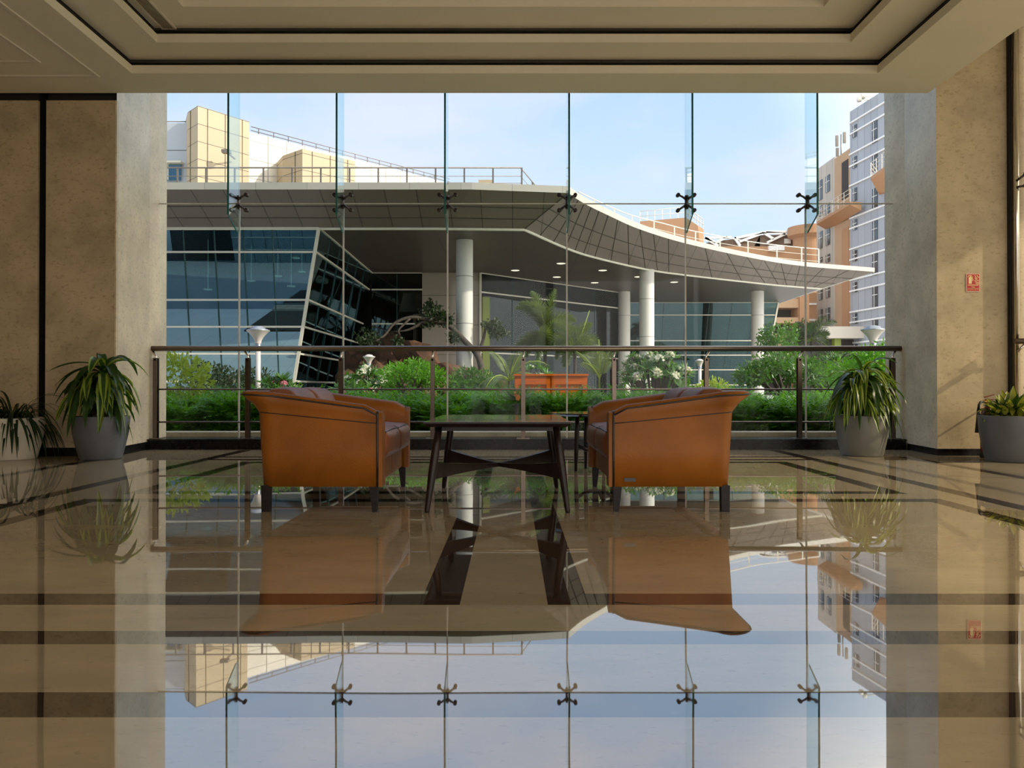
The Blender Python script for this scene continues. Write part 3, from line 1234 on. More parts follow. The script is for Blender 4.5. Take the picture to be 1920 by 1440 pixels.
def strap(mb, base, az, el, length, width, droop, n=9, mids=0, edge=0, fold=.25, twist=0.0, tipw=0.0, rnd=None, stripe=.45):
    """an arching strap leaf with its own stripe along the middle"""
    d = Vector((math.cos(az) * math.cos(el), math.sin(az) * math.cos(el), math.sin(el)))
    p = Vector(base)
    step = length / n
    rows = []
    side0 = Vector((-math.sin(az), math.cos(az), 0))
    for i in range(n + 1):
        u = i / n
        w = width * (min(1, .35 + u * 3.2)) * (1 - max(0, (u - .45) / .55) ** 1.7) + tipw
        up = side0.cross(d).normalized()
        if up.z < 0 and abs(d.z) < .9:
            up = -up
        tw = twist * u
        s = side0 * math.cos(tw) + up * math.sin(tw)
        nn = s.cross(d).normalized()
        if nn.z < 0:
            nn = -nn
        rows.append([p - s * w / 2 + nn * fold * w / 2, p - s * w / 2 * stripe + nn * fold * w * .2, p + Vector((0, 0, 0)), p + s * w / 2 * stripe + nn * fold * w * .2, p + s * w / 2 + nn * fold * w / 2])
        p = p + d * step
        dd = droop / n * (1.25 - .5 * u) * (max(0.1, math.cos(math.asin(max(-1, min(1, d.z))))) * .8 + .3)
        d = (d + Vector((0, 0, -dd))).normalized()
    vs = [q for r in rows for q in r]
    fe, fm = [], []
    for i in range(n):
        for k in range(4):
            q = (i * 5 + k, i * 5 + k + 1, i * 5 + 5 + k + 1, i * 5 + 5 + k)
            (fe if k in (0, 3) else fm).append(q)
    o = len(mb.v)
    mb.v.extend([tuple(v) for v in vs])
    for f in fe:
        mb.f.append(tuple(i + o for i in f)); mb.m.append(edge); mb.s.append(True)
    for f in fm:
        mb.f.append(tuple(i + o for i in f)); mb.m.append(mids); mb.s.append(True)


def pot_parts(t, x, y, h, rt, rb, m):
    mb = MB()
    rm = rb + (rt - rb) * .72
    prof = [(0, 0.001), (rb - .012, 0.0), (rb, .01), (rb + (rt - rb) * .42, h * .30), (rm + (rt - rb) * .10, h * .62), (rt, h - .006), (rt - .003, h), (rt - .016, h), (rt - .02, h - .012), (rt - .035, h - .07)]
    mb.lathe(prof, (x, y, 0), 48)
    p = mb.build('pot', m, t)
    mb = MB()
    mb.lathe([(0, h - .035), (rt - .04, h - .045), (rt - .03, h - .06)], (x, y, 0), 32)
    mb.build('soil', M['soil'], t)


def off_wall(mb, lim):
    # leaves that meet the wall bend along it
    for i, v_ in enumerate(mb.v):
        if v_[1] > lim - .12:
            k_ = v_[1] - (lim - .12)
            mb.v[i] = (v_[0], lim - .12 + .11 * (1 - math.exp(-k_ / .11)), v_[2])


def dracaena(name, label, x, y, h, rt, rb, pm, seed, specs, canes, special=(), ylim=None, limes=.62):
    t = thing(name, label, 'potted plant', (x, y, 0))
    pot_parts(t, x, y, h, rt, rb, pm)
    rnd = random.Random(seed)
    mb = MB()
    for (dx, dy, zt_) in canes:
        mb.tube([(x + dx * .5, y + dy * .5, h - .06), (x + dx * .8, y + dy * .8, (h + zt_) / 2), (x + dx, y + dy, zt_)], .016, 8)
    mb.build('cane', M['cane'], t)
    mb = MB()
    mb.leafy = True
    for ci, (dx, dy, zt_) in enumerate(canes):
        n, l0, l1, w0, w1 = specs[ci]
        for i in range(n):
            u = i / n
            az = i * 2.39996 + rnd.uniform(-.35, .35)
            el = math.radians(62 - 62 * u + rnd.uniform(-14, 12))
            ln = rnd.uniform(l0, l1) * (.72 + .35 * u)
            lime = rnd.random() < limes
            strap(mb, (x + dx, y + dy, zt_ + .03 - .12 * u), az, el, ln, rnd.uniform(w0, w1), rnd.uniform(2.4, 4.4), 12,
                  mids=0, edge=1 if lime else 0, fold=rnd.uniform(.2, .5), twist=rnd.uniform(-.7, .7), rnd=rnd, stripe=rnd.uniform(.3, .6))
    for (az, el, ln, w, dr, z) in special:
        strap(mb, (x + canes[0][0], y + canes[0][1], z), az, el, ln, w, dr, 10, 0, 0, .3, .2)
    if ylim:
        off_wall(mb, ylim)
    mb.build('foliage', [M['leaf_dark'], M['leaf_lime']], t)
    return t


dracaena('potted_dracaena', 'drooping striped dracaena in a dark grey pot against the brown stone wall', P(190, 860, 7.2).x, 7.19, .40, .250, .180, M['pot_grey'], 3,
         [(36, .44, .66, .062, .088), (30, .40, .58, .056, .08), (22, .34, .46, .055, .07)], [(.03, -.02, .80), (-.08, -.06, .66), (.08, -.03, .58)],
         special=[(math.pi * 1.01, .32, .52, .062, .75, .86), (math.pi * 1.12, .25, .46, .05, 1.3, .84)], ylim=7.44, limes=.42)
dracaena('potted_dracaena', 'bushy lime striped dracaena in a grey pot before the railing end', P(1617, 860, 7.55).x, 7.56, .395, .250, .195, M['pot_stone'], 11,
         [(56, .46, .64, .046, .062), (46, .42, .60, .042, .058), (40, .36, .50, .04, .056)], [(0, -.02, .77), (-.10, -.06, .66), (.11, -.04, .62)])

# spider plant in the white pot
x, y = P(24, 860, 7.18).x, 7.18
t = thing('potted_spider_plant', 'dark spider plant with thin arching leaves in an off-white pot', 'potted plant', (x, y, 0))
pot_parts(t, x, y, .385, .262, .20, M['pot_white'])
rnd = random.Random(5)
mb = MB()
mb.leafy = True
for i in range(130):
    az = rnd.uniform(0, 2 * math.pi)
    r0 = rnd.uniform(0, .12)
    el = math.radians(rnd.uniform(20, 72))
    strap(mb, (x + r0 * math.cos(az), y + r0 * math.sin(az), .32), az + rnd.uniform(-.4, .4), el, rnd.uniform(.40, .72), rnd.uniform(.014, .026), rnd.uniform(2.4, 3.8), 11, 0, 0, .3, rnd.uniform(-.6, .6))
off_wall(mb, 7.42)
mb.build('foliage', [M['leaf_deep'], M['leaf_lime']], t)

# yellow aglaonema near the fire extinguisher
x, y = P(1896, 860, 6.95).x, 6.95
t = thing('potted_aglaonema', 'yellow green leafy aglaonema in a wide grey pot beside the fire extinguisher', 'potted plant', (x, y, 0))
pot_parts(t, x, y, .415, .262, .205, M['pot_grey'])
mb = MB()
mb.leafy = True
for i in range(135):
    az = rnd.uniform(0, 2 * math.pi)
    r0 = rnd.uniform(0, .17)
    el = math.radians(rnd.uniform(30, 80) - 90 * max(0, r0 - .10))
    strap(mb, (x + r0 * math.cos(az), y + r0 * math.sin(az), .38 + rnd.uniform(0, .08)), az + rnd.uniform(-.5, .5), el, rnd.uniform(.17, .27) * (.62 if math.cos(az) < -.2 else 1), rnd.uniform(.06, .085), rnd.uniform(.5, 2.0), 8,
          1 if rnd.random() < .8 else 0, 0, rnd.uniform(.2, .5), rnd.uniform(-.4, .4), stripe=.75)
mb.build('foliage', [M['leaf_dark'], M['leaf_yellow']], t)

# ------------------------------------------------------------------ fire extinguisher and its sign
M['red'] = mat('red enamel', (0.16, 0.010, 0.009), 0.25, noise=5, amt=0.1, coat=0.3)  # red darkened to carry the shadow behind the pot
M['rubber'] = mat('black rubber', (0.012, 0.011, 0.011), 0.5)
M['brass'] = mat('dull brass', (0.45, 0.28, 0.08), 0.35, metal=0.9)
x, y = P(1852, 800, 7.30).x, 7.30
t = thing('fire_extinguisher', 'red fire extinguisher with black hose and horn standing behind the wide grey pot', 'fire extinguisher', (x, y, 0))
mb = MB()
mb.lathe([(0, .03), (.05, .03), (.062, .04), (.064, .06), (.064, .40), (.055, .44), (.03, .47), (.022, .49), (.022, .505), (0, .505)], (x, y, 0), 28)
mb.build('cylinder', M['red'], t)
mb = MB()
mb.lathe([(0, 0.0), (.058, 0.0), (.068, .006), (.068, .05), (.064, .055)], (x, y, 0), 28)
mb.build('base_ring', M['rubber'], t)
mb = MB()
mb.box((x - .018, y - .018, .505), (x + .018, y + .018, .555))
mb.tube([(x, y, .53), (x - .05, y - .012, .532)], .012, 10)
v = mb.build('valve', M['brass'], t)
mb = MB()
mb.bar((x - .03, y, .575), (x + .06, y, .60), .02, .008)
mb.bar((x - .02, y, .553), (x + .055, y, .553), .02, .008)
mb.build('lever', M['red'], v)
mb = MB()
mb.tube([(x - .045, y - .012, .532), (x - .085, y - .03, .53), (x - .110, y - .045, .505), (x - .118, y - .05, .46)], .011, 10)
mb.build('hose', M['rubber'], t)
mb = MB()
mb.tube([(x - .118, y - .05, .47), (x - .120, y - .05, .36), (x - .124, y - .05, .24)], .02, 14, radii=[.013, .019, .027])
mb.build('horn', M['rubber'], t)

M['sign_red'] = mat('sign red', (0.46, 0.006, 0.010), 0.45, noise=20, amt=0.05)
M['sign_cream'] = mat('sign luminous cream', (0.78, 0.62, 0.30), 0.5, noise=20, amt=0.05)
M['sign_rim'] = mat('sign pale rim', (0.75, 0.50, 0.36), 0.5, noise=20, amt=0.05)
a, b = P(1812, 513, 7.49), P(1838, 546.5, 7.49)
sx0, sx1, sz1, sz0 = a.x, b.x, a.z, b.z
sw, sh = sx1 - sx0, sz1 - sz0
yy = 7.494
t = thing('fire_sign', 'red fire extinguisher sign with pale pictograms on the beige stone wall', 'wall sign', (sx0, 7.5, sz0))
mb = MB()
mb.box((sx0, yy, sz0), (sx1, 7.4995, sz1))
mb.build('plate', M['sign_rim'], t)
mb = MB()
mb.box((sx0 + .05 * sw, yy - .001, sz0 + .035 * sh), (sx1 - .05 * sw, yy - .0002, sz1 - .035 * sh))
mb.build('red_face', M['sign_red'], t)


def spt(u, v):
    return (sx0 + u * sw, sz1 - v * sh)


def flat(mb, pts, y0=yy - .0022, y1=yy - .0011):
    q = [spt(u, v) for u, v in pts]
    mb.hexa([(p[0], y0, p[1]) for p in q], [(p[0], y1, p[1]) for p in q])


def sline(mb, pts, w):
    for (p, q) in zip(pts[:-1], pts[1:]):
        a_, b_ = spt(*p), spt(*q)
        mb.bar((a_[0], yy - .0016, a_[1]), (b_[0], yy - .0016, b_[1]), w * sw, .001, up=Vector((0, 1, 0)))


mb = MB()
flat(mb, [(.17, .24), (.20, .20), (.25, .175), (.33, .175), (.38, .20), (.40, .24), (.40, .565), (.17, .565)])
flat(mb, [(.25, .10), (.32, .10), (.32, .165), (.25, .165)])
sline(mb, [(.10, .19), (.18, .115), (.28, .105), (.40, .13), (.43, .22), (.46, .30)], .045)
flat(mb, [(.435, .29), (.475, .29), (.52, .40), (.44, .40)])
for (p0, p1, p2) in (((.62, .09), (.70, .22), (.80, .28)), ((.77, .09), (.84, .18), (.92, .22)), ((.62, .24), (.74, .35), (.92, .40)),
                     ((.60, .37), (.74, .47), (.92, .50)), ((.66, .51), (.78, .565), (.93, .58))):
    sline(mb, [p0, p1, p2], .05)
flat(mb, [(.13, .62), (.87, .62), (.87, .66), (.13, .66)])
mb.build('pictogram', M['sign_cream'], t)
for (txt, v, hgt) in (('FIRE', .79, .085), ('EXTINGUISHER', .89, .082)):
    cu = bpy.data.curves.new('lettering', 'FONT')
    cu.body = txt
    cu.align_x = 'CENTER'
    cu.size = hgt * sh * 1.25
    if len(txt) > 5:
        cu.size = .110 * sw * 1.12
    cu.extrude = 0.0004
    cu.materials.append(M['sign_cream'])
    o = bpy.data.objects.new('lettering', cu)
    COL.objects.link(o)
    p = spt(.5, v)
    bpy.context.view_layer.update()
    me_ = bpy.data.meshes.new_from_object(o.evaluated_get(bpy.context.evaluated_depsgraph_get()))
    bpy.data.objects.remove(o)
    o = bpy.data.objects.new('lettering', me_)
    COL.objects.link(o)
    o.parent = t
    o.rotation_euler = (math.pi / 2, 0, 0)
    o.location = (p[0] - sx0, yy - .0016 - 7.5, p[1] - sz0)

# ------------------------------------------------------------------ unseen storeys above the lobby, made tall to screen off the rear sky glow
mb = MB()
mb.box((-30, 5.5, TOPZ + .36), (9.2, 8.75, 26))
mb.box((-30, 5.5, -.3), (-7.25, 8.75, TOPZ + .36))
M['sky_glass'] = glass_mat('mirrored facade glass', (0.08, 0.12, 0.14), 0.8, 0.45, gcol=(.62, .76, .86))
struct(mb.build('wall_front', M['sky_glass']))

# ------------------------------------------------------------------ ground outside
M['soil_out'] = mat('garden soil', (0.055, 0.042, 0.026), 0.95, noise=3, amt=0.4)
M['paving'] = panel_mat('pale paving', (0.56, 0.54, 0.51), (0.25, 0.23, 0.21), 1.2, 1.2, 'XY', rough=0.7)
M['kerb'] = stone_mat('pale kerb stone', (0.42, 0.35, 0.25), (0.25, 0.2, 0.14), 0.6, 3)
M['lawn'] = mat('mown lawn', (0.07, 0.13, 0.025), 0.9, noise=5, amt=0.4)
mb = MB()
mb.box((-90, 8.75, -.3), (120, 220, -.05))
mb.box((5.3, -60, -.3), (120, 8.75, -.05))
mb.box((-60, -60, -.3), (5.3, -3.45, -.05))
struct(mb.build('ground', M['paving']))
mb = MB()
mb.box((-12, 9.5, -.05), (12, 13.6, 0.02))
struct(mb.build('planting_bed_ground', M['soil_out']))
mb = MB()
mb.box((-6.0, 15.4, -.05), (14, 27, 0.0))
struct(mb.build('lawn', M['lawn']))
mb = MB()
mb.box((-12, 8.78, -.05), (12, 9.06, .16))
mb.box((-12, 9.06, -.05), (12, 9.42, .10))
struct(mb.build('kerb', M['kerb']))

# ------------------------------------------------------------------ the office building across the garden
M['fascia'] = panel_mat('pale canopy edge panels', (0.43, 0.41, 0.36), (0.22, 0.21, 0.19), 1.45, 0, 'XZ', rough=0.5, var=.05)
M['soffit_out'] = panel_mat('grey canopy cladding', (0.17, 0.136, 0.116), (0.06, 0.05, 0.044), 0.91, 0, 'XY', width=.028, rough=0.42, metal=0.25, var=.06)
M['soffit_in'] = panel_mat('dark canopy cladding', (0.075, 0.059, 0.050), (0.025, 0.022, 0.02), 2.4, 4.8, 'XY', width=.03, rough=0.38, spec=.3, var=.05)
M['trimlight'] = mat('pale aluminium', (0.66, 0.62, 0.53), 0.45, noise=2, amt=.04)
M['column'] = panel_mat('pale column cladding', (0.60, 0.575, 0.54), (0.12, 0.11, 0.10), 0, 1.55, 'ZZ', off=(0, .3), width=.02, rough=0.5)
M['facade'] = glass_mat('teal facade glass', (0.10, 0.22, 0.22), 0.8, 0.50, gcol=(.42, .66, .78))
M['facade_dark'] = glass_mat('smoked lobby glass', (0.10, 0.12, 0.115), 0.8, 0.02, gcol=(.62, .70, .70))
M['facade_far'] = glass_mat('shaded teal facade glass', (0.085, 0.19, 0.17), 0.6, 0.08, gcol=(.40, .66, .72))
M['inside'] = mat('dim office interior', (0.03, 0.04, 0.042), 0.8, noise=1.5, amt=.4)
M['spandrel'] = mat('teal glass mullion', (0.015, 0.055, 0.055), 0.25, noise=2, amt=.2)
M['cream_panel'] = panel_mat('cream cladding panels', (0.46, 0.365, 0.24), (0.12, 0.09, 0.06), 0, .69, 'XZ', width=.025, rough=.6)
M['white_panel'] = panel_mat('white cladding panels', (0.72, 0.68, 0.60), (0.22, 0.19, 0.15), .62, .8, 'XZ', width=.022, rough=.6)
M['grey_panel'] = panel_mat('blue grey cladding panels', (0.42, 0.45, 0.50), (0.10, 0.11, 0.12), 1.15, 1.32, 'XZ', off=(.35, .2), width=.035, rough=.4)
M['beige_panel'] = panel_mat('beige wall panels', (0.34, 0.28, 0.235), (0.08, 0.07, 0.06), 0, 1.25, 'XZ', off=(0, .4), width=.02, rough=.5)
M['lamp_on'] = mat('lit lamp diffuser', (0.9, 0.86, 0.75), 0.5, emit=(1.0, 0.92, 0.75), estr=0.7)
M['rail_out'] = mat('roof railing metal', (0.22, 0.19, 0.165), 0.4, metal=.4)
M['lime_panel'] = mat('lime green panel', (0.16, 0.20, 0.012), 0.5, noise=2, amt=.1)

ZT, ZE, ZI = 6.50, 6.30, 5.56
ob = thing('office_building', 'low office building with teal leaning glass and a sweeping grey canopy roof across the garden', 'building', (0, 30, 0))


def crom(pts, n):
    out = []
    q = [pts[0] * 2 - pts[1]] + pts + [pts[-1] * 2 - pts[-2]]
    for i in range(len(pts) - 1):
        p0, p1, p2, p3 = q[i:i + 4]
        for k in range(n):
            t = k / n
            out.append(0.5 * ((2 * p1) + (p2 - p0) * t + (2 * p0 - 5 * p1 + 4 * p2 - p3) * t * t + (3 * p1 - p0 - 3 * p2 + p3) * t ** 3))
    out.append(pts[-1].copy())
    return out


outer_px = [(1066, 349), (1095, 369), (1140, 392), (1200, 419.5), (1285, 446.5), (1400, 473), (1500, 490), (1640, 502)]
inner_px = [(983, 430), (1060, 464), (1115, 482), (1210, 504), (1285, 515), (1435, 532), (1490, 537), (1540, 541)]
Yfr = PZ(900, 342, ZT).y
outer = crom([PZ(a, b, ZT).xy.to_3d() for a, b in outer_px], 6)
inner = crom([PZ(a, b, ZI).xy.to_3d() for a, b in inner_px], 6)
Xl = -26.0
Yin = PZ(700, 428, ZI).y
# straight front run, divided so the joints can be drawn square to the edge
nstr = 10
o_pts = [Vector((Xl + (outer[0].x - Xl) * k / nstr, Yfr, 0)) for k in range(nstr)] + outer
i_pts = [Vector((Xl + (inner[0].x - Xl) * k / nstr, Yin, 0)) for k in range(nstr)] + inner
n = len(o_pts)
mb = MB()
vs = [(p.x, p.y, ZE) for p in o_pts] + [(p.x, p.y, ZT) for p in o_pts]
mb.add(vs, [(i, i + 1, n + i + 1, n + i) for i in range(n - 1)])
# lower lip of the edge
mb.add([(p.x, p.y, ZE) for p in o_pts] + [(p.x + .0, p.y + .15, ZE - .02) for p in o_pts], [(i, i + 1, n + i + 1, n + i) for i in range(n - 1)])
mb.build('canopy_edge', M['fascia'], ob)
mb = MB()
rows = []
fr = [0.0, .42, .72, 1.0]
for f_ in fr:
    rows.append([(o_pts[i].lerp(i_pts[i], f_).x, o_pts[i].lerp(i_pts[i], f_).y + .0, ZE + (ZI - ZE) * f_) for i in range(n)])
for r in range(3):
    mb.add(rows[r] + rows[r + 1], [(i, i + 1, n + i + 1, n + i) for i in range(n - 1)])
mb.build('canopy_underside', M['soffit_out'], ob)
# panel joints of the sloping underside: thin dark strips following the slope
mb = MB()
dn = Vector((0, 0, -.004))
for f_ in (.42, .72):
    for i in range(n - 1):
        a_ = Vector((o_pts[i].lerp(i_pts[i], f_).x, o_pts[i].lerp(i_pts[i], f_).y, ZE + (ZI - ZE) * f_)) + dn
        b_ = Vector((o_pts[i + 1].lerp(i_pts[i + 1], f_).x, o_pts[i + 1].lerp(i_pts[i + 1], f_).y, ZE + (ZI - ZE) * f_)) + dn
        mb.bar(a_, b_, .035, .006)
for i in range(nstr, n - 1, 2):
    mb.bar(Vector((o_pts[i].x, o_pts[i].y, ZE)) + dn, Vector((i_pts[i].x, i_pts[i].y, ZI)) + dn, .035, .006)
M['joint_brown'] = mat('dark brown joint', (0.05, 0.04, 0.035), .7)
mb.build('panel_joints', M['joint_brown'], ob)
# flat inner soffit
mb = MB()
poly = [(p.x, p.y) for p in i_pts] + [(o_pts[-1].x - .1, o_pts[-1].y + .4)]
tip = (o_pts[-1].x, o_pts[-1].y)
ipoly = [(p.x, p.y, ZI) for p in i_pts] + [(15.3, 44.5, ZI), (15.3, 49.5, ZI), (Xl, 49.5, ZI)]
mb.add(ipoly, [tuple(range(len(ipoly)))])
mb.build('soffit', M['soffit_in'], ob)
mb = MB()
rp = [(p.x, p.y) for p in o_pts] + [(15.6, 44.5), (15.6, 49.5), (Xl, 49.5)]
mb.add([(p[0], p[1], ZT) for p in rp], [tuple(range(len(rp)))])
mb.add([(i_pts[-1].x, i_pts[-1].y, ZI), (o_pts[-1].x, o_pts[-1].y, ZE), (o_pts[-1].x, o_pts[-1].y, ZT), (15.6, 44.5, ZT), (15.3, 44.5, ZI)], [(0, 1, 2, 3, 4)])
mb.build('roof_deck', M['fascia'], ob)
mb = MB()
mb.tube([(p.x, p.y, ZI - .01) for p in i_pts], .05, 6)
mb.build('canopy_trim', M['trimlight'], ob)

# columns
for (px, top, w) in ((870, 448, 32), (1215, 505, 28), (1172, 546, 22.5), (1424, 545, 23)):
    c = PZ(px, top, ZI)
    r = w / F * c.y / 2
    mb = MB()
    mb.lathe([(r, -.05), (r, ZI + .02)], (c.x, c.y + r, 0), 40)
    o = mb.build('column', M['column'], ob)
# soffit downlights
for (px, py) in ((966, 507), (1052, 494), (1130, 507), (1044, 519.5), (1115, 530), (1197, 519), (1264, 529)):
    c = PZ(px, py, ZI)
    mb = MB()
    mb.lathe([(0, ZI - .012), (.15, ZI - .012), (.18, ZI - .004)], (c.x, c.y, 0), 20, smooth=False)
    mb.build('downlight', M['lamp_on'], ob)

# curtain walls: leaning glass between a top and a bottom line
ROWS = [5.56, 4.85, 3.41, 2.59, 1.76, 0.9]


def curtain(name, A, B, lean, step, glass, rows=ROWS, mull=True, ztop=ZI, thick_top=.07, mw=.05, rw=.055, end_trim=(False, True), parent=ob, phase=0.0, mxs=None):
    """A, B: foot-plan of the top edge; lean: plan shift of the bottom edge (z = 0) against the top edge, one per end"""
    A, B = Vector((A[0], A[1], 0)), Vector((B[0], B[1], 0))
    LA, LB = Vector((lean[0][0], lean[0][1], 0)), Vector((lean[1][0], lean[1][1], 0))

    def pt(u, z, off=0.0):
        t_ = A.lerp(B, u)
        b_ = t_ + LA.lerp(LB, u)
        p = b_.lerp(t_, z / ZI)
        d = (B - A).normalized()
        nrm = Vector((d.y, -d.x, 0))
        return Vector((p.x, p.y, z)) + nrm * off
    mb = MB()
    mb.add([pt(0, -.05), pt(1, -.05), pt(1, ztop), pt(0, ztop)], [(0, 1, 2, 3)])
    w = mb.build(name, glass, parent)
    mb = MB()
    for z in rows:
        if z > ztop:
            continue
        mb.bar(pt(0, z, .03), pt(1, z, .03), rw, rw)
    for k, e_ in enumerate(end_trim):
        if e_:
            mb.bar(pt(k, 0, .03), pt(k, ztop, .03), .09, .09, up=Vector((1, 0, 0)))
    mb.build('transom', M['trimlight'], w)
    if mull:
        L_ = (B - A).length
        m_ = max(1, round(L_ / step))
        mb = MB()
        for mx_ in (mxs or ()):
            t0, t1 = Vector((mx_, A.y, ZI)), Vector((mx_, A.y + LA.y, 0))
            nn = Vector((0, -.005, 0))
            mb.bar(t1 + nn, t0 + nn, mw, .03, up=Vector((1, 0, 0)))
        for k in range(1, 0 if mxs else m_):
            mb.bar(pt((k + phase) / m_, 0, .005), pt((k + phase) / m_, ztop, .005), mw, .03, up=Vector((1, 0, 0)))
        mb.build('mullion', M['spandrel'], w)
    return w


tl = PZ(598, 428, ZI)
bl = P(550, 728, 24.15)
k_ = ZI / (ZI - bl.z)
lean_c = (Vector((bl.x, bl.y, 0)) - Vector((tl.x, tl.y, 0))) * k_
A_ = (tl.x - 13.5, tl.y)
curtain('curtain_wall', A_, (tl.x, tl.y), ((0, lean_c.y), (lean_c.x, lean_c.y)), 0.90, M['facade'], mxs=[PZ(q, 428, ZI).x for q in (510, 455.5, 401, 343, 288)] + [PZ(288, 428, ZI).x - .88 * q for q in range(1, 9)])
br = PZ(697, 511.5, ZI)
curtain('curtain_wall', (tl.x, tl.y), (br.x, br.y), ((lean_c.x, lean_c.y), (lean_c.x * .9, 0)), 1.5, M['facade'], end_trim=(False, False), mw=.03)
c2 = PZ(792, 512, ZI)
curtain('curtain_wall', (br.x, br.y), (c2.x, br.y), ((0, .1), (0, .1)), 1.2, M['facade_dark'], end_trim=(False, False), mw=.03)
c3 = PZ(900, 511, ZI)
mb = MB()
mb.box((c2.x, br.y, -.05), (c3.x, br.y + .5, ZI))
mb.build('wall_panel', M['beige_panel'], ob)
c4 = PZ(1160, 548, ZI)
lobby = curtain('curtain_wall', (c3.x, br.y), (c4.x, c4.y), ((0, 0), (0, 0)), 1.9, M['facade_dark'], rows=[ZI, 4.75, 2.2], end_trim=(True, False), mw=.035)
rl, rr_ = PZ(1182, 567, ZI), PZ(1459, 567, ZI)
bb = P(1437, 652, 44.2)
lr = (Vector((bb.x, bb.y, 0)) - Vector((rr_.x, rr_.y, 0))) * (ZI / (ZI - bb.z))
curtain('curtain_wall', (c4.x, c4.y), (c4.x + .6, rr_.y), ((0, 0), (0, .4)), 2.2, M['facade_dark'], end_trim=(False, False))
curtain('curtain_wall', (c4.x + .6, rr_.y), (rr_.x, rr_.y), ((0, .5), (lr.x, .5)), 1.35, M['facade_far'], mw=.04)
# lime panel beside the lobby glass
mb = MB()
d = Vector((c4.x - c3.x, c4.y - br.y, 0)).normalized()
a_ = Vector((c3.x, br.y, 0)) + d * .10 + Vector((.03, -.06, 0))
mb.bar(a_ + Vector((0, 0, 2.3)), a_ + d * .40 + Vector((0, 0, 2.3)), .04, 4.5)
mb.build('lime_panel', M['lime_panel'], ob)

# dim interior behind the glass: back walls and floor slab, with lit ceiling discs
mb = MB()
mb.box((Xl, 29.5, -.04), (br.x - 1.6, 29.7, ZI - .01))
mb.box((br.x - 1.6, 29.5, -.04), (br.x - 1.4, 36.5, ZI - .01))
mb.box((br.x - 1.6, 36.5, -.04), (c3.x + .6, 36.7, ZI - .01))
mb.box((c3.x + .5, 36.7, -.04), (c3.x + .7, 48.8, ZI - .01))
mb.box((c3.x + .6, 48.8, -.04), (15.0, 49, ZI - .01))
mb.box((Xl, 24.6, 3.0), (br.x - 1.8, 29.5, 3.25))
mb.box((c4.x + .9, 44.9, 3.0), (rr_.x - .8, 48.8, 3.25))
mb.box((Xl, 25.2, -.045), (br.x - 1.7, 29.5, -.01))
mb.add([(c3.x + .3, 33.2, -.02), (c4.x + .3, c4.y + .4, -.02), (c4.x + 1, 44.8, -.02), (14.6, 44.9, -.02), (14.6, 48.8, -.02), (c3.x + .7, 48.8, -.02)], [(0, 1, 2, 3, 4, 5)])
mb.build('interior_wall', M['inside'], ob)
for (px, py, Y) in ((390, 543, 25.2), (471, 527, 26.2), (521, 518, 26.8), (546, 537, 25.6), (566, 510, 27.2), (555, 484, 28.0)):
    p = P(px, py, Y)
    z_ = ZI - .05
    q = PZ(px, py, z_) if py < 500 else p
    mb = MB()
    mb.lathe([(0, -.01), (.14, -.01), (.14, .02), (0, .02)], (q.x, q.y, q.z), 16, smooth=False)
    mb.bar((q.x, q.y, q.z + .02), (q.x, q.y, max(ZI, q.z + .1)), .015, .015)
    mb.build('ceiling_lamp', [M['lamp_on']], ob)

# railing along the roof edge
rr = bpy.data.objects.new('roof_railing', None)
COL.objects.link(rr)
rr.parent = ob
ORG[rr.name] = ORG[ob.name]
RYF = 23.4
zrt = P(700, 314.5, RYF).z
endx = P(976, 315, RYF).x
mb = MB()
pend = P(1021, 342, 26.5)
pend.z = zrt
E0, E1 = Vector((endx, RYF, zrt)), Vector((endx + 1.2, 27.5, zrt))
E1 = Vector((P(1022, 342, 27.0).x, 27.0, zrt))
for dz in (0, -.26, -.47, -.68):
    rad = .024 if dz == 0 else .011
    o_ = Vector((0, 0, dz))
    mb.tube([Vector((Xl, RYF, zrt)) + o_, E0 + o_, E1 + o_], rad, 6)
mb.build('bars', M['rail_out'], rr)
for px in [332.5 - 54, 332.5] + [386.4 + 53.8 * k for k in range(12)]:
    x = P(px, 320, RYF).x
    mb = MB()
    mb.bar((x, RYF, ZT), (x, RYF, zrt), .05, .03)
    mb.build('railing_post', M['rail_out'], rr)
for u in (.45, .95):
    q = E0.lerp(E1, u)
    mb = MB()
    mb.bar((q.x, q.y, ZT), (q.x, q.y, zrt), .05, .03)
    mb.build('railing_post', M['rail_out'], rr)
# second railing along the curve
crv = [PZ(a_, b_, 7.45) for a_, b_ in ((1085, 360), (1140, 386), (1185, 404), (1240, 418), (1290, 431), (1350, 443), (1420, 455), (1490, 463), (1535, 467))]
crv = crom(crv, 4)
rc_ = bpy.data.objects.new('roof_railing', None)
COL.objects.link(rc_)
rc_.parent = ob
ORG[rc_.name] = ORG[ob.name]
mb = MB()
for dz in (0, -.3, -.6):
    mb.tube([p + Vector((0, 0, dz)) for p in crv], .022 if dz == 0 else .010, 6)
mb.build('bars', M['trimlight'], rc_)
for p in crv[2::3]:
    mb = MB()
    mb.bar((p.x, p.y, ZT), (p.x, p.y, p.z), .05, .05)
    mb.build('railing_post', M['trimlight'], rc_)


# blocks on the roof
def block(name, m, tops, zb, thick_dir, parent=ob):
    """a roof block from the pixel corners of its visible top edge: list of (px, py, Y); closed behind along thick_dir"""
    pts = [P(*t_) for t_ in tops]
    back = [Vector((p.x, p.y, p.z)) + Vector(thick_dir) for p in reversed(pts)]
    ring = [(p.x, p.y, 0) for p in pts] + [(p.x, p.y, 0) for p in back]
    zt_ = sum(p.z for p in pts) / len(pts)
    mb = MB()
    mb.hexa([(p[0], p[1], zb) for p in ring], [(p[0], p[1], zt_) for p in ring])
    return mb.build(name, m, parent), pts, zt_


def level(pl, z):
    return [(a_, b_, PZ(a_, b_, z).y) for a_, b_ in pl]


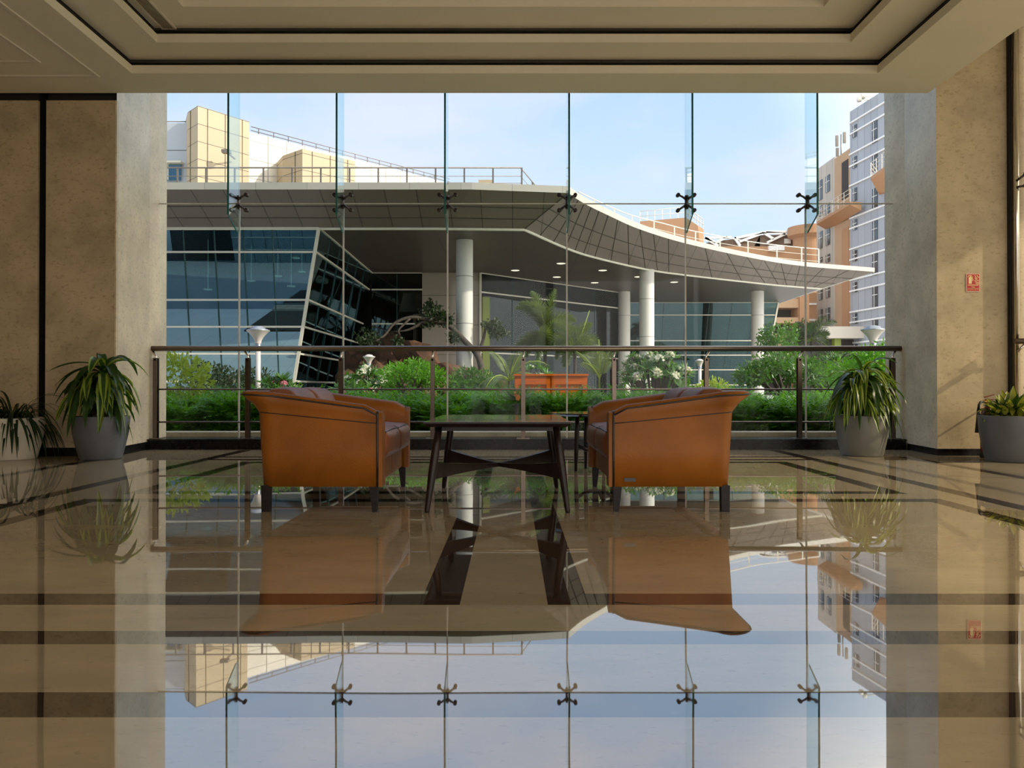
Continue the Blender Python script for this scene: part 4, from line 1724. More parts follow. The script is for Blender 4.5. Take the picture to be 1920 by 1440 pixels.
ZTW = P(371, 198, 30).z
tw, tp, _ = block('stair_tower', M['cream_panel'], level([(352, 210.5), (371, 198), (467, 228)], ZTW), ZT, (-2.6, 5, 0))
mb = MB()
A0, A1, A2 = tp
for (p, q, fs_) in ((A1, A2, (.18, .52, .86)), (A0, A1, (.30,))):
    for f_ in fs_:
        s_ = Vector((p.x, p.y, 0)).lerp(Vector((q.x, q.y, 0)), f_)
        d = (q - p).normalized()
        nrm = Vector((d.y, -d.x, 0)) * .004
        mb.bar((s_.x + nrm.x, s_.y + nrm.y, ZT), (s_.x + nrm.x, s_.y + nrm.y, ZTW - .02), .035, .01, up=Vector((d.x, d.y, 0)))
mb.build('panel_joints', M['gap'], tw)
mb = MB()
fl_ = P(432, 291, 30.6)
mb.box((fl_.x - .16, fl_.y - .55, fl_.z - .05), (fl_.x + .16, fl_.y - .30, fl_.z + .07))
mb.bar((fl_.x, fl_.y - .45, fl_.z), (fl_.x, fl_.y + .5, fl_.z), .05, .05)
mb.build('flood_light', M['rail_out'], tw)

ZBX = P(567, 279, 31.5).z
bx, bp_, _ = block('plant_box', M['cream_panel'], level([(530, 292), (567, 279), (665, 302)], ZBX), ZT, (-.9, 1.6, 0))
mb = MB()
for (p, q, fs_) in ((bp_[1], bp_[2], (.18, .52, .86)), (bp_[0], bp_[1], (.65,))):
    for f_ in fs_:
        s_ = Vector((p.x, p.y, 0)).lerp(Vector((q.x, q.y, 0)), f_)
        d = (q - p).normalized()
        nrm = Vector((d.y, -d.x, 0)) * .004
        mb.bar((s_.x + nrm.x, s_.y + nrm.y, ZT), (s_.x + nrm.x, s_.y + nrm.y, ZBX - .02), .035, .01, up=Vector((d.x, d.y, 0)))
mb.build('panel_joints', M['gap'], bx)

ZWW = 11.55
ww, wp, _ = block('upper_wall', M['white_panel'], level([(466, 247), (842, 344)], ZWW), ZT, (-3, 4, 0))
mb = MB()
for dz in (.16, .32):
    mb.tube([Vector((p.x, p.y + .3, ZWW + dz)) for p in wp], .018, 6)
for k in range(16):
    q = wp[0].lerp(wp[1], (k + .5) / 16)
    mb.bar((q.x, q.y + .3, ZWW), (q.x, q.y + .3, ZWW + .32), .03, .03)
mb.build('parapet_rail', M['rail_out'], ww)

gw, gp, _ = block('upper_wall', M['grey_panel'], [(120, 230.5, 31.2), (352, 230.5, 31.2)], ZT, (0, 6, 0))
a_, b_ = P(200, 308, 31.17), P(339.5, 338, 31.17)
mb = MB()
mb.box((a_.x, 31.12, b_.z), (b_.x, 31.19, a_.z))
wd = mb.build('ribbon_window', M['facade'], gw)
mb = MB()
mb.box((a_.x, 30.9, a_.z), (b_.x + .1, 31.19, a_.z + .07))
for k in range(1, 6):
    xx = a_.x + (b_.x - a_.x) * k / 6
    mb.box((xx - .02, 31.09, b_.z), (xx + .02, 31.12, a_.z))
mb.build('window_frame', M['trimlight'], wd)
mb = MB()
mb.tube([P(120, 228, 31.4), P(352, 228, 31.4)], .02, 6)
mb.build('parapet_rail', M['rail_out'], gw)
mb = MB()
a_, b_ = P(897, 337, 26), P(925, 343, 26)
mb.box((a_.x, 26, ZT), (b_.x, 26.6, a_.z))
mb.build('roof_vent', M['cream_panel'], ob)

# ------------------------------------------------------------------ tall blocks far behind
M['tower_grey'] = panel_mat('blue grey tower cladding', (0.35, 0.365, 0.40), (0.20, 0.21, 0.23), 0, 1.2, 'ZY', width=.06, rough=.5, var=.06)
M['tower_end'] = panel_mat('grey tower end cladding', (0.36, 0.35, 0.34), (0.20, 0.2, 0.2), 2.2, 0, 'XY', width=.06, rough=.5)
M['white_band'] = mat('white cornice band', (0.80, 0.79, 0.77), .5)
M['orange'] = mat('orange render', (0.43, 0.235, 0.125), .8, noise=.5, amt=.06)
M['orange_pale'] = mat('pale orange render', (0.46, 0.30, 0.18), .8, noise=.5, amt=.06)
M['beige_tower'] = panel_mat('beige tower cladding', (0.47, 0.42, 0.36), (0.25, 0.21, 0.17), 0, 1.6, 'ZY', width=.06, rough=.6)
M['win_dark'] = mat('dark window glass', (0.045, 0.055, 0.065), 0.12, noise=1, amt=.4, spec=.8)
M['void'] = mat('dark car park level', (0.05, 0.042, 0.04), .9)

tb = thing('office_tower', 'tall blue-grey panelled tower block with white cornice bands and a brown balcony', 'building', (38, 85, 0))
CC = P(1661, 400, 80)          # the vertical corner
ztop = P(1661, 167, 80).z
yl = (ztop - HC) * F / (730 - 208.5)
LL = P(1594, 400, yl)
RR = P(1760, 400, 81.2)
mb = MB()
mb.hexa([(CC.x, CC.y, -.05), (RR.x, RR.y, -.05), (RR.x, RR.y + 4.8, -.05), (LL.x, LL.y, -.05)],
        [(CC.x, CC.y, ztop), (RR.x, RR.y, ztop), (RR.x, RR.y + 4.8, ztop), (LL.x, LL.y, ztop)])
bd = mb.build('wall', [M['tower_grey'], M['tower_end']], tb)
for p in bd.data.polygons:
    if p.normal.y < -.8:
        p.material_index = 1
dirL = (LL - CC)
dirL.z = 0
nL = Vector((dirL.y, -dirL.x, 0)).normalized()
if nL.x > 0:
    nL = -nL
dR = (RR - CC)
dR.z = 0
nR = Vector((dR.y, -dR.x, 0)).normalized()
if nR.y > 0:
    nR = -nR
# white bands, in pairs, one pair to a storey
for cyb in (90, 155, 272, 342, 455, 645, 705, 825, 887, 1005, 1070, 1192, 1252, 1372, 1432):
    z = P(1661, 160 + cyb / 2.88, 80).z
    mb = MB()
    mb.bar(Vector((CC.x, CC.y, z)) + nL * .06, Vector((LL.x, LL.y, z)) + nL * .06, .16, .17)
    mb.bar(Vector((CC.x, CC.y, z)) + nR * .06, Vector((RR.x, RR.y, z)) + nR * .06, .16, .17)
    mb.build('cornice', M['white_band'], tb)


def wall_window(parent, A, d, nrm, s, z0, z1, w, m=None):
    """a framed window on a wall that runs from A along d (unit), at distance s"""
    p = A + d * s
    c0 = Vector((p.x, p.y, z0)) + nrm * .02
    c1 = Vector((p.x, p.y, z1)) + nrm * .02
    mb = MB()
    mb.bar(c0, c1, w, .12, up=nrm.cross(Vector((0, 0, 1))).cross(Vector((0, 0, 1))) if False else nrm)
    win = mb.build('window', m or M['win_dark'], parent)
    mb = MB()
    e_ = Vector((0, 0, z0 + (z1 - z0) * .62))
    q = nrm * .10
    mb.bar(Vector((p.x, p.y, z0 + (z1 - z0) * .62)) + q - d * w / 2, Vector((p.x, p.y, z0 + (z1 - z0) * .62)) + q + d * w / 2, .04, .06)
    mb.bar(c0 + q + d * w * .12, c1 + q + d * w * .12, .05, .04, up=nrm)
    mb.build('glazing_bar', M['white_band'], win)
    return win


dl = dirL.normalized()
LEN = dirL.length


def s_at(px):
    """distance along the left face of the tower at pixel column px"""
    u = (px - 960) / F
    # CC + dl*s : x = u*y
    return (u * CC.y - CC.x) / (dl.x - u * dl.y)


for (c0, c1, h0, h1) in ((395, 425, 195, 310), (395, 425, 375, 460), (395, 425, 555, 670), (395, 425, 733, 845), (395, 425, 910, 1025), (395, 425, 1088, 1202), (395, 425, 1268, 1380),
                         (290, 313, 215, 280), (290, 313, 385, 447), (290, 313, 555, 625), (290, 313, 725, 782), (290, 313, 892, 950), (290, 313, 1063, 1118), (290, 313, 1232, 1288), (290, 313, 1400, 1450)):
    pa, pb = 1500 + c0 / 2.88, 1500 + c1 / 2.88
    sa, sb = s_at(pa), s_at(pb)
    sm = (sa + sb) / 2
    q = CC + dl * sm
    z1_ = P(1600, 160 + h0 / 2.88, q.y).z
    z0_ = P(1600, 160 + h1 / 2.88, q.y).z
    wall_window(tb, Vector((CC.x, CC.y, 0)), dl, nL, sm, z0_, z1_, abs(sa - sb) * .92)


def balcony(parent, tops, zs_px, depth_dir, m, railm):
    """a slab with a soffit that tapers, and a railing: tops = three points of the front edge"""
    mb = MB()
    a_, b_, c_, d_ = tops
    th = .9
    mb.hexa([a_ - Vector((0, 0, th * .35)), b_ - Vector((0, 0, th)), c_ - Vector((0, 0, th)), d_ - Vector((0, 0, th * .35))], [a_, b_, c_, d_])
    s_ = mb.build('balcony', m, parent)
    mb = MB()
    for dz in (.5, .95, 1.4):
        mb.tube([a_ + Vector((0, 0, dz)), d_ + Vector((0, 0, dz))], .025, 6)
        mb.tube([a_ + Vector((0, 0, dz)), b_ + Vector((0, 0, dz))], .04, 6)
    for k in range(7):
        q = a_.lerp(d_, k / 6)
        mb.bar(q, q + Vector((0, 0, 1.4)), .05, .05)
    mb.build('railing', railm, s_)


# tower balcony juts from the corner towards the lobby
zb_ = P(1633, 331, 76).z
pA = P(1633, 331, 77)
pD = P(1700, 291, 0.0 + 70.5)
pD = Vector((P(1700, 300, 68.5).x, 68.5, pA.z))
balcony(tb, (pA, pA + Vector((3.4, 5.0, 0)), pD + Vector((4.0, 6.5, 0)), pD), None, None, M['orange'], M['trimlight'])
# dishes on the tower roof edge
mb = MB()
for (px, py) in ((1611, 186), (1618, 180)):
    e_ = P(px, py, 83)
    b_ = P(px + 25, py - 3 + 2, 83)
    b_.z = e_.z - .1
    mb.tube([e_, b_], .06, 6)
    mb.lathe([(.0, -.2), (.25, -.25), (.25, .2), (0, .25)], e_, 10)
mb.build('mast_arm', M['trimlight'], tb)

# the beige and orange wing behind it
wb = thing('office_wing', 'beige and orange office wing with long brown balcony, between the canopy tip and the tower', 'building', (38, 95, 0))


def on_line(px, x0=38.35, y0=86.6, dx=-.0, dy=1.0):
    u = (px - 960) / F
    t_ = (u * y0 - x0) / (dx - u * dy)
    return Vector((x0 + dx * t_, y0 + dy * t_, 0))


o0, o1, o2 = on_line(1596), on_line(1566), on_line(1532)
zo = P(1596, 277, o0.y).z
zg = P(1566, 294, o1.y).z
mb = MB()
mb.hexa([(o0.x, o0.y, -.05), (o0.x + 12, o0.y, -.05), (o1.x + 12, o1.y, -.05), (o1.x, o1.y, -.05)],
        [(o0.x, o0.y, zo), (o0.x + 12, o0.y, zo), (o1.x + 12, o1.y, zo), (o1.x, o1.y, zo)])
mb.build('orange_wall', M['orange_pale'], wb)
mb = MB()
mb.hexa([(o1.x, o1.y, -.05), (o1.x + 12, o1.y, -.05), (o2.x + 12, o2.y, -.05), (o2.x, o2.y, -.05)],
        [(o1.x, o1.y, zg), (o1.x + 12, o1.y, zg), (o2.x + 12, o2.y, zg), (o2.x, o2.y, zg)])
mb.build('beige_wall', M['beige_tower'], wb)
nW = Vector((-1, 0, 0))
dW = Vector((0, 1, 0))
# recess in the orange part
for (pa, pb, h0, h1) in ((1580.5, 1592, 302, 372), (1580, 1593, 428, 640)):
    q0, q1 = on_line(pb), on_line(pa)
    z1_, z0_ = P(1586, h0, (q0.y + q1.y) / 2).z, P(1586, h1, (q0.y + q1.y) / 2).z
    mb = MB()
    mb.box((q0.x - .08, q0.y, z0_), (q0.x + .02, q1.y, z1_))
    mb.build('recess', M['orange'] if h0 > 400 else M['void'], wb)
for (pa, pb, h0, h1) in ((1537, 1543.5, 338, 375), (1550, 1557.5, 329, 360), (1537, 1543.5, 386, 405), (1550, 1557.5, 382, 400), (1537, 1543.5, 434, 466), (1550, 1557.5, 428, 460), (1537, 1543.5, 483, 492),
                         (1550, 1557.5, 477, 492), (1537, 1543.5, 542, 562), (1550, 1557.5, 536, 558), (1537, 1543.5, 580, 609), (1550, 1557.5, 577, 606)):
    q0, q1 = on_line(pb), on_line(pa)
    ym = (q0.y + q1.y) / 2
    z1_, z0_ = P(pa, h0, ym).z, P(pa, h1, ym).z
    wall_window(wb, Vector((o0.x, 0, 0)), dW, nW, ym, z0_, z1_, abs(q1.y - q0.y))
pA = P(1531, 416, 93)
pD = Vector((P(1594, 380, 83).x, 83, pA.z))
balcony(wb, (pA, Vector((38.5, pA.y + .6, pA.z)), Vector((37.9, pD.y + .2, pA.z)), pD), None, None, M['orange'], M['trimlight'])
# mast on the wing roof
mb = MB()
mp_ = P(1577, 262, 92)
mb.tube([(mp_.x, mp_.y, zo - .6), (mp_.x, mp_.y, P(1577, 252, 92).z)], .08, 6)
for (dx_, dz) in ((-.5, -.2), (.4, .2), (-.45, -1.7)):
    mb.box((mp_.x + dx_ - .15, mp_.y - .1, mp_.z + dz - .6), (mp_.x + dx_ + .15, mp_.y + .1, mp_.z + dz + .7))
mb.build('mast', M['rail_out'], wb)
# podium and drive under the wing
mb = MB()
a_, b_ = P(1525, 612, 84), P(1596, 634, 84)
mb.box((a_.x, 84, b_.z), (b_.x + 2, 90, a_.z))
mb.build('podium_band', M['beige_tower'], wb)
mb = MB()
mb.box((a_.x, 86, 0), (b_.x + 2, 90, b_.z))
mb.build('podium_void', M['void'], wb)
mb = MB()
for px in (1568,):
    q = P(px, 650, 85)
    mb.box((q.x - .35, 84.6, -.05), (q.x + .35, 85.4, b_.z))
mb.build('pillar', M['lime_panel'], wb)

# round-cornered orange block left of the wing
rb = thing('orange_block', 'orange rendered block with a rounded top storey beyond the canopy tip', 'building', (38, 104, 0))
q0, q1 = P(1500, 500, 106), P(1533, 500, 106)
zt_ = P(1500, 421, 106).z
r = (q1.x - q0.x) / 2 + .9
mb = MB()
mb.lathe([(r, -.05), (r, zt_ - 1.6), (r + .7, zt_ - 1.2), (r + .7, zt_), (0, zt_)], ((q0.x + q1.x) / 2 + .8, 106 + r, 0), 40, smooth=False)
mb.build('drum', M['orange'], rb)
mb = MB()
a_ = P(1497, 560, 100)
mb.box((a_.x, 100, -.05), (P(1536, 560, 100).x, 105, P(1500, 549, 100).z))
mb.build('lower_wall', M['orange'], rb)
for py in (570, 600, 611):
    mb = MB()
    z = P(1520, py, 99.9).z
    mb.box((P(1512, py, 100).x, 99.8, z - .12), (P(1530, py, 100).x, 100, z + .12))
    mb.build('band', M['white_band'], rb)
# car park levels
cp = thing('parking_block', 'pale orange parking block with open dark levels behind the palm garden', 'building', (33, 92, 0))
x0_, x1_ = P(1430, 600, 92).x, P(1497, 600, 92).x
for (h0, h1) in ((560, 577), (595, 606), (625, 660)):
    mb = MB()
    mb.box((x0_, 92, P(1460, h1, 92).z), (x1_ + .5, 98, P(1460, h0, 92).z))
    mb.build('parapet', M['orange_pale'], cp)
mb = MB()
mb.box((x0_, 94.5, 0), (x1_, 98, P(1460, 565, 92).z))
mb.build('dark_level', M['void'], cp)
mb = MB()
mb.box((x1_ + .0, 91.5, -.05), (x1_ + 1.1, 98.2, P(1460, 549, 92).z))
mb.build('corner_pier', M['orange'], cp)

# orange roof houses beyond the canopy
hb = thing('roof_house', 'orange rendered roof house with a thin roof railing beyond the canopy curve', 'building', (20, 90, 0))
A1, A2, A3 = P(1200, 415, 92), P(1286, 408, 88), P(1319, 432, 96)
zt_ = A2.z
A3 = P(1319, 430, 95)
mb = MB()
mb.hexa([(A1.x, A1.y, 0), (A2.x, A2.y, 0), (A3.x, A3.y, 0), (A1.x + 4, A3.y + 6, 0)],
        [(A1.x, A1.y, A1.z), (A2.x, A2.y, zt_), (A3.x, A3.y, A3.z), (A1.x + 4, A3.y + 6, A1.z)])
mb.build('wall', M['orange'], hb)
mb = MB()
for dz in (.6, 1.2):
    mb.tube([A1 + Vector((0, 0, dz)), A2 + Vector((0, 0, dz)), A3 + Vector((0, 0, dz))], .05, 6)
for (p, q) in ((A1, A2), (A2, A3)):
    for k in range(7):
        w_ = p.lerp(q, k / 6)
        mb.bar(w_, w_ + Vector((0, 0, 1.2)), .06, .06)
mb.build('railing', M['trimlight'], hb)

tr = thing('truss_roof', 'brown hall with white roof trusses beyond the canopy curve', 'building', (35, 110, 0))
YT = 110
mb = MB()
z0_ = P(1400, 478, YT).z
zz = lambda px, py: P(px, py, YT)
mb.hexa([zz(1410, 470), zz(1495, 472), zz(1495, 472) + Vector((0, 8, 0)), zz(1410, 470) + Vector((0, 8, 0))],
        [zz(1425, 441), zz(1486, 440), zz(1486, 440) + Vector((0, 8, 0)), zz(1425, 441) + Vector((0, 8, 0))])
mb.hexa([zz(1325, 470), zz(1425, 470), zz(1425, 470) + Vector((0, 8, 0)), zz(1325, 470) + Vector((0, 8, 0))],
        [zz(1325, 455), zz(1425, 441), zz(1425, 441) + Vector((0, 8, 0)), zz(1325, 455) + Vector((0, 8, 0))])
M['brown_roof'] = mat('brown metal roof', (0.16, 0.105, 0.075), .7, noise=1, amt=.15)
mb.build('hall_wall', M['brown_roof'], tr)
mb = MB()
for (a_, b_) in (((1320, 447), (1370, 446)), ((1375, 448), (1430, 437)), ((1430, 437), (1490, 441)), ((1320, 447), (1340, 456)), ((1340, 456), (1362, 446)), ((1375, 446), (1386, 462)),
                 ((1385, 454), (1430, 438)), ((1430, 438), (1448, 449)), ((1436, 456), (1470, 440)), ((1434, 436), (1484, 436)), ((1320, 447), (1345, 462))):
    mb.bar(zz(*a_) - Vector((0, .4, 0)), zz(*b_) - Vector((0, .4, 0)), .32, .32)
mb.build('truss', M['white_band'], tr)
mb = MB()
a_, b_ = zz(1470, 448), zz(1482, 457)
mb.box((a_.x, YT - .2, b_.z), (b_.x, YT - .05, a_.z))
mb.build('hatch', M['white_band'], tr)
pw = thing('parapet_block', 'long low orange roof block behind the curved canopy railing', 'building', (30, 98, 0))
mb = MB()
a_, b_ = P(1316, 462, 99), P(1500, 470, 99)
mb.box((a_.x, 99, 0), (b_.x, 104, a_.z))
mb.box((P(1316, 470, 98).x, 98, 0), (P(1352, 470, 98).x, 99, P(1330, 474, 98).z))
mb.build('wall', M['orange'], pw)
mb = MB()
a_ = P(1440, 463, 98.9)
mb.box((a_.x, 98.5, a_.z - .5), (a_.x + 2, 99, a_.z + .1))
mb.build('roof_unit', M['white_band'], pw)

# ------------------------------------------------------------------ garden lamps
M['lamp_white'] = mat('white painted metal', (0.62, 0.56, 0.55), .4, noise=3, amt=.04)
M['lamp_cone'] = mat('frosted lamp bowl', (0.66, 0.57, 0.56), .45, noise=3, amt=.04)
M['lamp_cap'] = mat('grey lamp cap', (0.30, 0.31, 0.34), .3, metal=.5)


def lamp(label, px, ptop, Y, wpx, polew):
    p = P(px, ptop, Y)
    R = wpx / F * Y / 2
    t = thing('garden_lamp', label, 'garden lamp', (p.x, Y, -.05), 'garden lamps')
    zt_ = p.z
    h = R * 1.55
    pr_ = polew / F * Y / 2
    mb = MB()
    mb.tube([(p.x, Y, -.05), (p.x, Y, zt_ - h * 1.15)], pr_, 14)
    mb.build('pole', M['lamp_white'], t)
    mb = MB()
    mb.lathe([(pr_ * 1.12, zt_ - h * 1.35), (pr_ * 1.12, zt_ - h * 1.02), (pr_ * 1.0, zt_ - h)], (p.x, Y, 0), 20)
    mb.build('collar', M['lamp_cap'], t)
    mb = MB()
    prof = []
    for k in range(11):
        u = k / 10
        prof.append((pr_ * 1.15 + (R - pr_ * 1.15) * u ** 1.8, zt_ - h + h * .72 * u))
    mb.lathe(prof, (p.x, Y, 0), 28)
    mb.build('bowl', M['lamp_cone'], t)
    mb = MB()
    mb.lathe([(R, zt_ - h * .28), (R * 1.01, zt_ - h * .24), (R * .62, zt_ - h * .15), (R * .55, zt_ - h * .06), (R * .2, zt_ - h * .01), (0, zt_)], (p.x, Y, 0), 28)
    mb.build('cap', M['lamp_cap'] if wpx > 30 else M['lamp_cone'], t)
    return t


lamp('tall white garden lamp standing before the leaning teal glass front', 484, 611, 16.7, 43, 9.5)
lamp('short white garden lamp standing among white flowers before the dark rock', 692, 664.5, 20, 23, 6.3)
lamp('short white garden lamp between the large white flowering shrub and the last canopy column', 1312, 673, 23, 17, 6.5)
lamp('tall white garden lamp standing before the blue-grey tower', 1637, 610, 16.6, 43, 10.5)

# ------------------------------------------------------------------ planting
M['hedge'] = mat('fern green leaf', (0.082, 0.235, 0.012), .55, noise=1.6, amt=.45, transl=(0.18, 0.45, 0.01))
M['hedge_lime'] = mat('yellow green shrub leaf', (0.33, 0.42, 0.06), .5, noise=2, amt=.35, transl=(0.40, 0.50, 0.05))
M['shrub'] = mat('glossy shrub leaf', (0.060, 0.150, 0.022), .35, noise=2, amt=.4, transl=(0.12, 0.28, 0.02))
M['palm'] = mat('palm frond', (0.12, 0.165, 0.055), .45, noise=2, amt=.35, transl=(0.18, 0.24, 0.05))
M['dark_tree'] = mat('dark tree leaf', (0.035, 0.055, 0.024), .5, noise=2, amt=.4, transl=(0.05, 0.09, 0.02))
M['bark'] = mat('grey bark', (0.062, 0.048, 0.038), .9, noise=12, amt=.4, bump=.5, bscale=30)
M['flower_white'] = mat('white petals', (0.85, 0.82, 0.70), .6, noise=4, amt=.1, transl=(.8, .8, .6))
M['flower_pink'] = mat('pink petals', (0.75, 0.28, 0.36), .6, noise=4, amt=.15, transl=(.8, .3, .4))
M['flower_orange'] = mat('orange petals', (0.75, 0.25, 0.02), .6, noise=4, amt=.15)
M['rock'] = mat('red brown rock', (0.095, 0.045, 0.026), .9, noise=1.6, amt=.6, bump=1.0, bscale=5)


def leaf(mb, p, d, up, l, w, mi=0, tip=.65):
    s = d.cross(up)
    if s.length < 1e-4:
        s = d.orthogonal()
    s.normalize()
    n_ = s.cross(d)
    o = len(mb.v)
    mb.v.extend([tuple(p), tuple(p + d * l * .45 + s * w / 2 - n_ * w * .1), tuple(p + d * l), tuple(p + d * l * .45 - s * w / 2 - n_ * w * .1)])
    mb.f.append((o, o + 1, o + 2, o + 3))
    mb.m.append(mi)
    mb.s.append(False)


def rdir(rnd, zmin=-1.0):
    while True:
        v_ = Vector((rnd.uniform(-1, 1), rnd.uniform(-1, 1), rnd.uniform(zmin, 1)))
        if .05 < v_.length < 1:
            return v_.normalized()


def fern_mesh(rnd, w, h, nst, lm=0):
    """feathery shrub: many thin stems, each lined with small leaflets"""
    mb = MB()
    mb.leafy = True
    for _ in range(nst):
        az = rnd.uniform(0, 2 * math.pi)
        r_ = math.sqrt(rnd.random()) * w * .42
        b_ = Vector((r_ * math.cos(az), r_ * math.sin(az), rnd.uniform(0.0, h * .72)))
        out = Vector((math.cos(az), math.sin(az), 0))
        d = (out * rnd.uniform(.1, .9) + Vector((rnd.uniform(-.4, .4), rnd.uniform(-.4, .4), rnd.uniform(.35, 1.2)))).normalized()
        L_ = rnd.uniform(.22, .40) * (.6 + h * .5)
        n_ = 9
        p = b_.copy()
        s = d.cross(Vector((0, 0, 1)))
        if s.length < .05:
            s = Vector((1, 0, 0))
        s.normalize()
        for k in range(n_):
            u = k / n_
            p = p + d * L_ / n_
            d = (d + Vector((0, 0, -.09)) + out * .02).normalized()
            ll = L_ * .36 * (1 - u * .6)
            for sg in (-1, 1):
                leaf(mb, p, (s * sg + d * .8 + rdir(rnd) * .35).normalized(), Vector((0, 0, 1)), ll, ll * .42, lm)
    return mb


def leafball_mesh(rnd, w, h, n_, l, lw, z0=0.0, mi=0, upb=.3, shell=.55):
    mb = MB()
    mb.leafy = True
    for _ in range(n_):
        v_ = rdir(rnd)
        r_ = shell + (1 - shell) * rnd.random()
        p = Vector((v_.x * w / 2 * r_, v_.y * w / 2 * r_, z0 + h / 2 + v_.z * h / 2 * r_))
        d = (v_ + rdir(rnd) * .8 + Vector((0, 0, upb))).normalized()
        leaf(mb, p, d, rdir(rnd), l * rnd.uniform(.7, 1.2), lw * rnd.uniform(.8, 1.2), mi)
    return mb


def stems_mesh(rnd, w, h, n_, r=.012):
    mb = MB()
    for _ in range(n_):
        az = rnd.uniform(0, 2 * math.pi)
        q = rnd.uniform(.1, .42) * w
        mb.tube([(0.02 * math.cos(az), .02 * math.sin(az), 0), (q * .5 * math.cos(az), q * .5 * math.sin(az), h * .4), (q * math.cos(az), q * math.sin(az), h * rnd.uniform(.6, .85))], r, 5, radii=[r, r * .8, r * .5])
    return mb


rnd = random.Random(21)
# three differing fern shrubs, copied along the planting bed
protos = []
for k in range(4):
    t = thing('fern_shrub', 'feathery bright green shrub in the planting bed along the window', 'shrub', (0, 0, 0), 'feathery shrubs along the window', local=True)
    fern_mesh(random.Random(40 + k), .95, .74, 430).build('foliage', M['hedge'], t)
    stems_mesh(random.Random(60 + k), .8, .6, 9).build('stems', M['bark'], t)
    protos.append(t)
first = [True] * 4
spots = []
for k in range(15):
    spots.append((-5.1 + .74 * k, 9.85, .88))
for k in range(14):
    spots.append((-5.5 + .86 * k, 10.75, 1.0))
for k in range(15):
    spots.append((-6.6 + .98 * k, 11.9, 1.15))
for k in range(13):
    if -2.6 < -6.4 + 1.25 * k < -1.0:
        continue
    spots.append((-6.4 + 1.25 * k, 13.0, 1.2))
for i, (x, y, s) in enumerate(spots):
    k = rnd.randrange(4)
    o = protos[k] if first[k] else copy_tree(protos[k])
    first[k] = False
    o.location = (x + rnd.uniform(-.2, .2), y + rnd.uniform(-.15, .15), 0.02)
    o.rotation_euler = (0, 0, rnd.uniform(0, 6.28))
    sc = s * rnd.uniform(.9, 1.1)
    o.scale = (sc, sc, rnd.uniform(.66, .84))
for k in range(4):
    if first[k]:
        protos[k].location = (7.5 + k, 12, 0.02)


def shrub(name, label, cat, px, py, Y, w, h, mbs, group=None, zbase=0.0):
    """mbs: list of (part name, builder, material); built round the plant's foot"""
    p = P(px, py, Y)
    t = thing(name, label, cat, (p.x, Y, zbase), group, local=True)
    for (nm, b_, m_) in mbs:
        b_.build(nm, m_, t)
    return t


shrub('croton_shrub', 'yellow green leafy shrub before the teal glass beside the pale stone pier', 'shrub', 330, 700, 11.6, 1.0, 1.0,
      [('foliage', leafball_mesh(random.Random(1), 1.05, .80, 900, .10, .055, .38), M['hedge_lime']), ('stems', stems_mesh(random.Random(2), .8, .9, 12), M['bark'])], zbase=.0)
shrub('croton_shrub', 'small rounded lime shrub beside the short lamp and last canopy column', 'shrub', 1338, 715, 21, 1.0, .8,
      [('foliage', leafball_mesh(random.Random(3), 1.1, .95, 900, .10, .06, .0), M['hedge_lime']), ('stems', stems_mesh(random.Random(4), .6, .6, 8), M['bark'])])


def plumeria(label, px, Y, w, h, nb, seed, nfl, flm, z0=.25, pet=1.0):
    r_ = random.Random(seed)
    fo, fl_ = MB(), MB()
    fo.leafy = fl_.leafy = True
    br_ = MB()
    for i in range(nb):
        v_ = rdir(r_, -.25)
        if i < nfl:
            v_ = Vector((v_.x * .9, -abs(v_.y), abs(v_.z) * .9)).normalized()
        rr_2 = .55 + .45 * r_.random()
        c = Vector((v_.x * w / 2 * rr_2, v_.y * w / 2 * rr_2, z0 + (h - z0) * (.5 + .5 * v_.z * rr_2)))
        br_.tube([(c.x * .1, c.y * .1, 0), (c.x * .6, c.y * .6, c.z * .55), c], .016, 5, radii=[.022, .016, .012])
        out = (v_ + Vector((0, 0, .8))).normalized()
        for k in range(15):
            a_ = k * 2.4
            t1 = out.orthogonal().normalized()
            t2 = out.cross(t1)
            d = (out * r_.uniform(.1, .9) + (t1 * math.cos(a_) + t2 * math.sin(a_))).normalized()
            leaf(fo, c, d, out, r_.uniform(.17, .25), r_.uniform(.05, .065))
        if i < nfl:
            for k in range(9):
                d = (out + rdir(r_) * .9).normalized()
                q = c + d * .07
                for a_ in range(5):
                    t1 = d.orthogonal().normalized()
                    t2 = d.cross(t1)
                    e_ = (t1 * math.cos(a_ * 1.2566) + t2 * math.sin(a_ * 1.2566) + d * .5).normalized()
                    leaf(fl_, q, e_, d, .075 * pet, .05 * pet)
    return [('foliage', fo, M['shrub']), ('flowers', fl_, flm), ('branches', br_, M['bark'])]


shrub('plumeria_shrub', 'large rounded shrub full of white flowers before the canopy columns', 'flowering shrub', 1228, 700, 15.2, 1.5, 1.4,
      plumeria('', 0, 0, 1.55, 1.42, 66, 5, 26, M['flower_white']))
shrub('plumeria_shrub', 'loose white flowering shrub around the short lamp before the dark rock', 'flowering shrub', 690, 700, 17.0, 1.3, 1.1,
      plumeria('', 0, 0, 1.35, 1.15, 40, 6, 15, M['flower_white']))
shrub('plumeria_shrub', 'white flowering shrub between the round column and the orange panelled box', 'flowering shrub', 1005, 690, 18.0, 1.3, 1.1,
      plumeria('', 0, 0, .9, 1.25, 22, 8, 5, M['flower_white']))
shrub('rose_shrub', 'leafy shrub with pink blooms at the foot of the leaning glass corner', 'flowering shrub', 527, 720, 13.6, .6, .8,
      plumeria('', 0, 0, .6, .95, 16, 7, 5, M['flower_pink'], pet=.7))
shrub('rose_shrub', 'low shrub with pink blooms beneath the short lamp by the dark rock', 'flowering shrub', 660, 730, 14.4, .6, .7,
      plumeria('', 0, 0, .8, .80, 14, 9, 6, M['flower_pink'], pet=.7))
